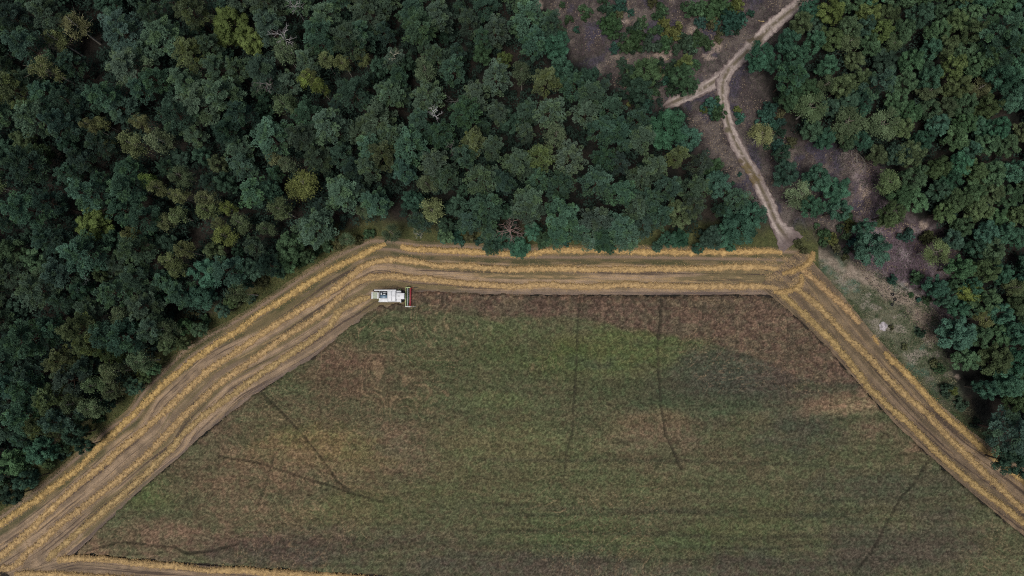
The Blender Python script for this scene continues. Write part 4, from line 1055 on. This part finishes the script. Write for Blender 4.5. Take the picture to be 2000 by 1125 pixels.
A = Acc(); A.tube([(cx(1120), cy(612), 3.0), (cx(1130), cy(645), 3.05)], .02, .02, (1, 1, 1), 6); A.box(cx(1126), cx(1134), cy(660), cy(644), 2.75, 3.1)
link('mirror', A.mesh('mirror', M_DARK), comb)
B('fender', M_GREEN, comb, (cx(976), cx(1062), cy(668), cy(622), 1.62, 1.7), w=.03)
B('side_locker', m_paint('grey_plate', (.35, .37, .38), .5, 0, .3, 3), comb, (cx(1030), cx(1062), cy(690), cy(650), 1.2, 1.75), w=.03)
# rear hood over the straw outlet
hood = B('straw_hood', M_HOOD, comb, dict(x0=cx(420), x1=cx(582), y0=cy(604), y1=cy(456), z0=1.0, z1=2.35, top=(cx(430), cx(572), cy(598), cy(462))), w=.06)
B('hood_edge', M_WHITE, hood, (cx(418), cx(442), cy(606), cy(454), 2.34, 2.40), (cx(545), cx(572), cy(604), cy(470), 2.34, 2.40), (cx(442), cx(545), cy(461), cy(455), 2.34, 2.40), w=.02)
B('rear_step', M_GREEN, comb, (cx(574), cx(612), cy(655), cy(594), 1.5, 2.46), (cx(612), cx(636), cy(652), cy(632), 1.5, 2.2), w=.03)
B('step_plate', M_WHITE, comb, (cx(566), cx(632), cy(664), cy(655), 2.1, 2.2), w=.01)
A = Acc(); A.tube([(cx(588), cy(440), 2.5), (cx(588), cy(440), 3.3)], .03, .02, (1, 1, 1), 6); A.tube([(cx(588), cy(590), 2.5), (cx(588), cy(590), 3.2)], .03, .02, (1, 1, 1), 6)
link('lamp_post', A.mesh('lamp_post', M_STEEL, True), comb)

def wheel(x, y, R, Wd, rimcol):
    def lathe(prof, seg=28):
        V = []; n = len(prof)
        for s in range(seg):
            a = 2 * np.pi * s / seg
            for (r, yy) in prof: V.append((x + r * np.cos(a), y + yy, R + r * np.sin(a)))
        Q = [(s * n + k, ((s + 1) % seg) * n + k, ((s + 1) % seg) * n + k + 1, s * n + k + 1) for s in range(seg) for k in range(n - 1)]
        return V, Q
    root = bpy.data.objects.new('wheel', None); COL.objects.link(root); root.parent = comb
    A = Acc(); h = Wd / 2
    V, Q = lathe([(R * .55, -h * .8), (R * .8, -h), (R * .97, -h * .85), (R, -h * .4), (R, h * .4), (R * .97, h * .85), (R * .8, h), (R * .55, h * .8), (R * .55, -h * .8)])
    A.add(V, Q, (1, 1, 1))
    for s in range(18):                                   # lugs
        a = 2 * np.pi * s / 18
        for sg in (-1, 1):
            aa = a + (.17 if sg > 0 else 0)
            p0 = np.array([x + R * 1.0 * np.cos(aa), y + sg * .04, R + R * np.sin(aa)]); p1 = np.array([x + R * 1.0 * np.cos(aa + .16), y + sg * h * .95, R + R * np.sin(aa + .16)])
            A.tube([p0, p1], .045, .045, (1, 1, 1), 4)
    link('tyre', A.mesh('tyre', M_RUB), root)
    A = Acc(); V, Q = lathe([(.02, -h * .5), (R * .3, -h * .55), (R * .56, -h * .82), (R * .56, h * .82), (R * .3, h * .55), (.02, h * .5)])
    A.add(V, Q, (1, 1, 1)); link('rim', A.mesh('rim', rimcol, True), root)
wheel(cx(1030), cy(448), .82, .62, M_LIME); wheel(cx(1030), cy(646), .82, .62, M_LIME)
wheel(cx(590), cy(470), .52, .4, M_LIME); wheel(cx(590), cy(606), .52, .4, M_LIME)
B('axle', M_DARK, comb, (cx(1018), cx(1042), cy(640), cy(454), .7, .95), (cx(582), cx(598), cy(600), cy(476), .45, .6), w=0)
feed = B('feeder_house', M_GREEN, comb, dict(x0=cx(1062), x1=cx(1150), y0=cy(600), y1=cy(500), z0=.6, z1=1.3), w=.05)
# cutting header: trough, auger, knife, dividers; red reel in front
hd = bpy.data.objects.new('header', None); COL.objects.link(hd); hd.parent = comb
B('back_sheet', M_GREEN, hd, (cx(1142), cx(1160), cy(768), cy(352), .35, 1.25), (cx(1160), cx(1176), cy(768), cy(352), .3, .42), w=.02)
B('top_beam', M_LIME, hd, (cx(1144), cx(1158), cy(768), cy(352), 1.25, 1.36), w=.02)
B('trough', m_paint('worn_green', (.12, .20, .12), .5, .2, .5, 4), hd, (cx(1176), cx(1240), cy(764), cy(356), .22, .28), w=0)
A = Acc(); A.tube([(cx(1178), cy(762), .62), (cx(1178), cy(358), .62)], .16, .16, (1, 1, 1), 14)
fl = []
for sgn, y0, y1 in ((1, 360, 520), (-1, 600, 760)):
    tt = np.linspace(0, 1, 130); an = sgn * tt * 2 * np.pi * 4.5
    yy = cy(y0 + (y1 - y0) * tt)
    r0 = np.stack([cx(1178) + .16 * np.cos(an), yy, .62 + .16 * np.sin(an)], 1); r1 = np.stack([cx(1178) + .30 * np.cos(an), yy, .62 + .30 * np.sin(an)], 1)
    V = np.concatenate([r0, r1]); n = len(tt); i = np.arange(n - 1)
    A.add(V, np.stack([i, i + 1, n + i + 1, n + i], 1), (1, 1, 1))
link('intake_auger', A.mesh('intake_auger', M_STEEL, True), hd)
A = Acc(); A.tube([(cx(1193), cy(764), 1.02), (cx(1193), cy(356), 1.02)], .035, .035, (1, 1, 1), 8)
link('guard_rail', A.mesh('guard_rail', M_WHITE, True), hd)
B('knife', M_STEEL, hd, (cx(1240), cx(1252), cy(764), cy(356), .2, .25), w=0)
d1 = B('divider', M_LIME, hd, dict(x0=cx(1138), x1=cx(1252), y0=cy(364), y1=cy(338), z0=.25, z1=1.3, top=(cx(1142), cx(1246), cy(362), cy(342))), w=.03)
A = Acc(); A.tube([(cx(1250), cy(362), .8), (cx(1310), cy(364), .62)], .06, .05, (1, 1, 1), 8); link('divider_arm', A.mesh('divider_arm', M_RED, True), d1)
A = Acc(); A.tube([(cx(1305), cy(362), .62), (cx(1410), cy(352), .35)], .09, .02, (1, 1, 1), 8); link('divider_tip', A.mesh('divider_tip', M_GLASS, True), d1)
d2 = B('divider', M_WHITE, hd, dict(x0=cx(1128), x1=cx(1266), y0=cy(782), y1=cy(764), z0=.25, z1=1.3, top=(cx(1134), cx(1258), cy(780), cy(766))), w=.03)
A = Acc(); A.tube([(cx(1262), cy(773), .9), (cx(1320), cy(772), .6), (cx(1388), cy(771), .3)], .06, .015, (1, 1, 1), 8); link('divider_tip', A.mesh('divider_tip', M_WHITE, True), d2)
reel = bpy.data.objects.new('reel', None); COL.objects.link(reel); reel.parent = comb
rz = 1.1; rx = cx(1244)
A = Acc(); A.tube([(rx, cy(756), rz), (rx + .06, cy(366), rz)], .10, .10, (1, 1, 1), 12); link('reel_shaft', A.mesh('reel_shaft', M_RED, True), reel)
A = Acc()
for k in range(5):
    an = k * 2 * np.pi / 5 + .95
    dx, dz = .2 * np.cos(an), .5 * np.sin(an)
    A.tube([(rx + dx, cy(752), rz + dz), (rx + dx + .06, cy(370), rz + dz)], .042, .042, (1, 1, 1), 7)
    for yy in np.arange(376, 750, 9.5):
        A.tube([(rx + dx, cy(yy), rz + dz), (rx + dx + .03, cy(yy), rz + dz - .22)], .012, .008, (1, 1, 1), 4)
link('reel_bats', A.mesh('reel_bats', M_RED), reel)
A = Acc()
for yy in (372, 470, 560, 650, 750):
    for k in range(5):
        an = k * 2 * np.pi / 5 + .95
        A.tube([(rx, cy(yy), rz), (rx + .2 * np.cos(an), cy(yy), rz + .5 * np.sin(an))], .03, .025, (1, 1, 1), 5)
link('reel_spokes', A.mesh('reel_spokes', M_RED), reel)
A = Acc()
for yy in (360, 760):
    A = Acc(); A.tube([(cx(1150), cy(yy), 1.3), (rx + .1, cy(yy), rz)], .05, .04, (1, 1, 1), 6)
    link('reel_arm', A.mesh('reel_arm', M_LIME, True), reel)
pass

# ------------------------------------------------------------------ labels
TONEW = {'pg': 'grey-green', 'pt': 'blue-green', 'po': 'olive', 'pd': 'dark', 'bg': 'mid-green', 'by': 'yellow-green', 'bt': 'teal-green', 'bd': 'dark green', 'bo': 'olive-green',
         'wo': 'olive', 'wy': 'yellow', 'wg': 'pale green', 'sg': 'green', 'sy': 'yellow-green', 'st': 'teal-green', 'sd': 'dark green', 'so': 'olive-brown'}
NOUN = dict(p='pine', b='broadleaf tree', w='birch', s='shrub')
GROUP = dict(p='pines crowding the woods', b='broadleaf trees of the woods', w='birches among the other trees', s='shrubs on open ground and wood edges')
LAND = [  # landmarks one can find in the photo
 ((552, 74), 'the largest bleached dead tree'), ((523, 163), 'the grey bare dead tree'), ((850, 222), 'the small bright white dead tree'), ((996, 450), 'the dead pine with reddish arching branches'),
 ((590, 362), 'the big bright yellow birch'), ((180, 434), 'the big golden broadleaf crown'), ((447, 48), 'the big bright yellow-green crown'), ((145, 50), 'the three long leaning birch trunks'), ((820, 456), 'the small bare whitish tree on the verge'),
 ((1410, 150), 'the fork of the sandy tracks'), ((1535, 465), 'the foot of the sandy track'), ((1725, 637), 'the pale ash patch'), ((1746, 580), 'the pair of tyres'), ((1668, 305), 'the heap of bare branches'), ((945, 155), 'the brown opening inside the wood'),
 ((765, 456), 'the gap between two straw rows at the bend'), ((1826, 490), 'the sparse olive birch in the right clearing'), ((1706, 482), 'the big teal crown beside the track'), ((1258, 137), 'the big bush in the upper clearing'), ((574, 10), 'the dead tree at the top edge')]
FIXED = {(145, 50): 'olive birch with a long bare leaning trunk, topmost of three such birches', (110, 76): 'olive birch with the longest bright leaning trunk, middle of three such birches', (90, 132): 'olive birch with a long bare leaning trunk, lowest of three such birches',
 (447, 48): 'large bright yellow-green broadleaf crown near the top of the left wood', (180, 434): 'large golden yellow broadleaf crown standing out of the dark left wood', (590, 362): 'large bright yellow birch with pale branches showing, brightest in the left wood',
 (765, 456): 'pale bushy birch standing over the bend where the outer straw row is interrupted', (1706, 482): 'big round teal-green tree standing alone right of the sandy track', (1872, 652): 'big rounded dark teal tree beside the grassy wedge',
 (1826, 490): 'sparse olive birch with white branches in the small right clearing', (1100, 418): 'star-shaped blue-green pine at the field edge with pointed boughs', (1428, 484): 'low branch-like small tree hanging over the lumpy golden straw row',
 (1895, 572): 'bright yellow birch at the inner edge of the lower right wood', (1946, 702): 'wide olive-green crown near the lower right wood edge', (1332, 415): 'large olive-green crown rising beside a dark gap at the field edge',
 (1258, 137): 'biggest dark bush-like tree in the upper clearing, beside the faint path', (1484, 108): 'rounded teal tree right beside the upper sandy track', (846, 415): 'tall olive birch with pale stems above the verge', (560, 482): 'bright mid-green tree at the bend of the wood edge',
 (1580, 214): 'feathery pale green birch nearest the sandy track of three in a row', (1656, 240): 'feathery pale green birch in the middle of three in a row', (1722, 248): 'feathery pale green birch farthest from the track of three in a row',
 (1315, 58): 'yellow-green bush, brightest of the row in the upper clearing', (1376, 214): 'small yellow bush tucked against a teal bush inside the track fork', (1862, 763): 'small bright yellow-green bush in the dark corner below the big teal tree', (1625, 466): 'bright yellow-green bush between the sandy track and big teal tree',
 (1560, 382): 'feathery pale birch alone beside the lower sandy track', (1789, 541): 'dark round bush alone on the right clearing'}
def side(dx, dy):
    a = math.degrees(math.atan2(-dy, dx)) % 360
    return ['right of', 'up right of', 'above', 'up left of', 'left of', 'down left of', 'below', 'down right of'][int(((a + 22.5) % 360) // 45)]
def area(x, y):
    if x > 1495 and inside(np.array(x), np.array(y), RIGHT_W): return 'in the upper right wood' if y < 240 else ('in the middle of the right wood' if y < 480 else 'in the lower right wood')
    d = float(dist_poly(np.array(x), np.array(y), LT_OUT))
    if x < 1500 and d < 38: return 'on the left wood edge beside the grassy track' if x < 740 else 'on the wood edge above the straw rows'
    if x > 1050 and y < 110: return 'in the upper clearing'
    if x > 1560 and y > 430: return 'on the right clearing by the grassy wedge'
    if x > 1300 and y < 470: return 'beside the sandy track'
    if x > 1050: return 'in the triangle of wood below the clearing'
    if y < 130: return 'along the top of the left wood'
    if y < 280: return 'in the upper middle of the left wood' if x > 480 else 'in the upper left of the wood'
    if y < 460: return 'deep in the left wood' if x < 480 else 'in the wood above the combine'
    return 'in the lower part of the left wood'
seen = {}
for rec in PLACED:
    root, k, kt, x, y, r = rec
    key = next((q for q in FIXED if abs(q[0] - x) < .6 and abs(q[1] - y) < .6), None)
    root['category'] = 'shrub' if k == 's' else 'tree'; root['group'] = GROUP[k]
    if key: root['label'] = FIXED[key]; seen[FIXED[key]] = 1; continue
    cand = sorted((math.hypot(x - q[0][0], y - q[0][1]), q) for q in LAND)
    lab = None
    for d, (q, nm) in cand[:2]:
        if 12 < d < 85:
            l = '%s %s just %s %s' % (TONEW[kt], NOUN[k], side(x - q[0], y - q[1]), nm)
            if l not in seen: lab = l; break
    if not lab:
        sz = 'small' if r < 17 and k != 's' else ('large' if r > 29 and k != 's' else ('tiny' if k == 's' and r < 9 else ''))
        lab = ' '.join(('%s %s %s %s' % (sz, TONEW[kt], NOUN[k], area(x, y))).split())
    root['label'] = lab; seen[lab] = seen.get(lab, 0) + 1

# ------------------------------------------------------------------ light, camera
EL, AZ = math.radians(72), math.radians(205)      # soft light from below the picture
w = bpy.data.worlds.new('World'); SC.world = w; w.use_nodes = True
nt = w.node_tree
sky = nt.nodes.new('ShaderNodeTexSky'); sky.sky_type = 'NISHITA'; sky.sun_disc = False
sky.sun_elevation = EL; sky.sun_rotation = AZ; sky.air_density = 1.0; sky.dust_density = 4.0; sky.ozone_density = 1.0
nt.links.new(sky.outputs[0], nt.nodes['Background'].inputs[0]); nt.nodes['Background'].inputs[1].default_value = .065
sl = bpy.data.lights.new('sun', 'SUN'); sl.energy = 2.6; sl.angle = math.radians(24); sl.color = (1, .965, .92)
so = bpy.data.objects.new('sun', sl); COL.objects.link(so)
sd3 = np.array([math.sin(AZ) * math.cos(EL), math.cos(AZ) * math.cos(EL), math.sin(EL)])
from mathutils import Vector
so.rotation_euler = Vector(sd3).to_track_quat('Z', 'Y').to_euler()

cam = bpy.data.cameras.new('camera'); co = bpy.data.objects.new('camera', cam); COL.objects.link(co)
cam.sensor_width = 36; cam.sensor_fit = 'HORIZONTAL'; cam.lens = 36 * F_PX / 2000
cam.clip_start = 1; cam.clip_end = 8000
co.location = (0, 0, H); co.rotation_euler = (TILT, 0, 0)
SC.camera = co
SC.cycles.filter_width = 1.1; SC.cycles.use_denoising = False
vs = SC.view_settings
vs.view_transform = 'Standard'; vs.look = 'None'; vs.exposure = -0.08; vs.gamma = 1
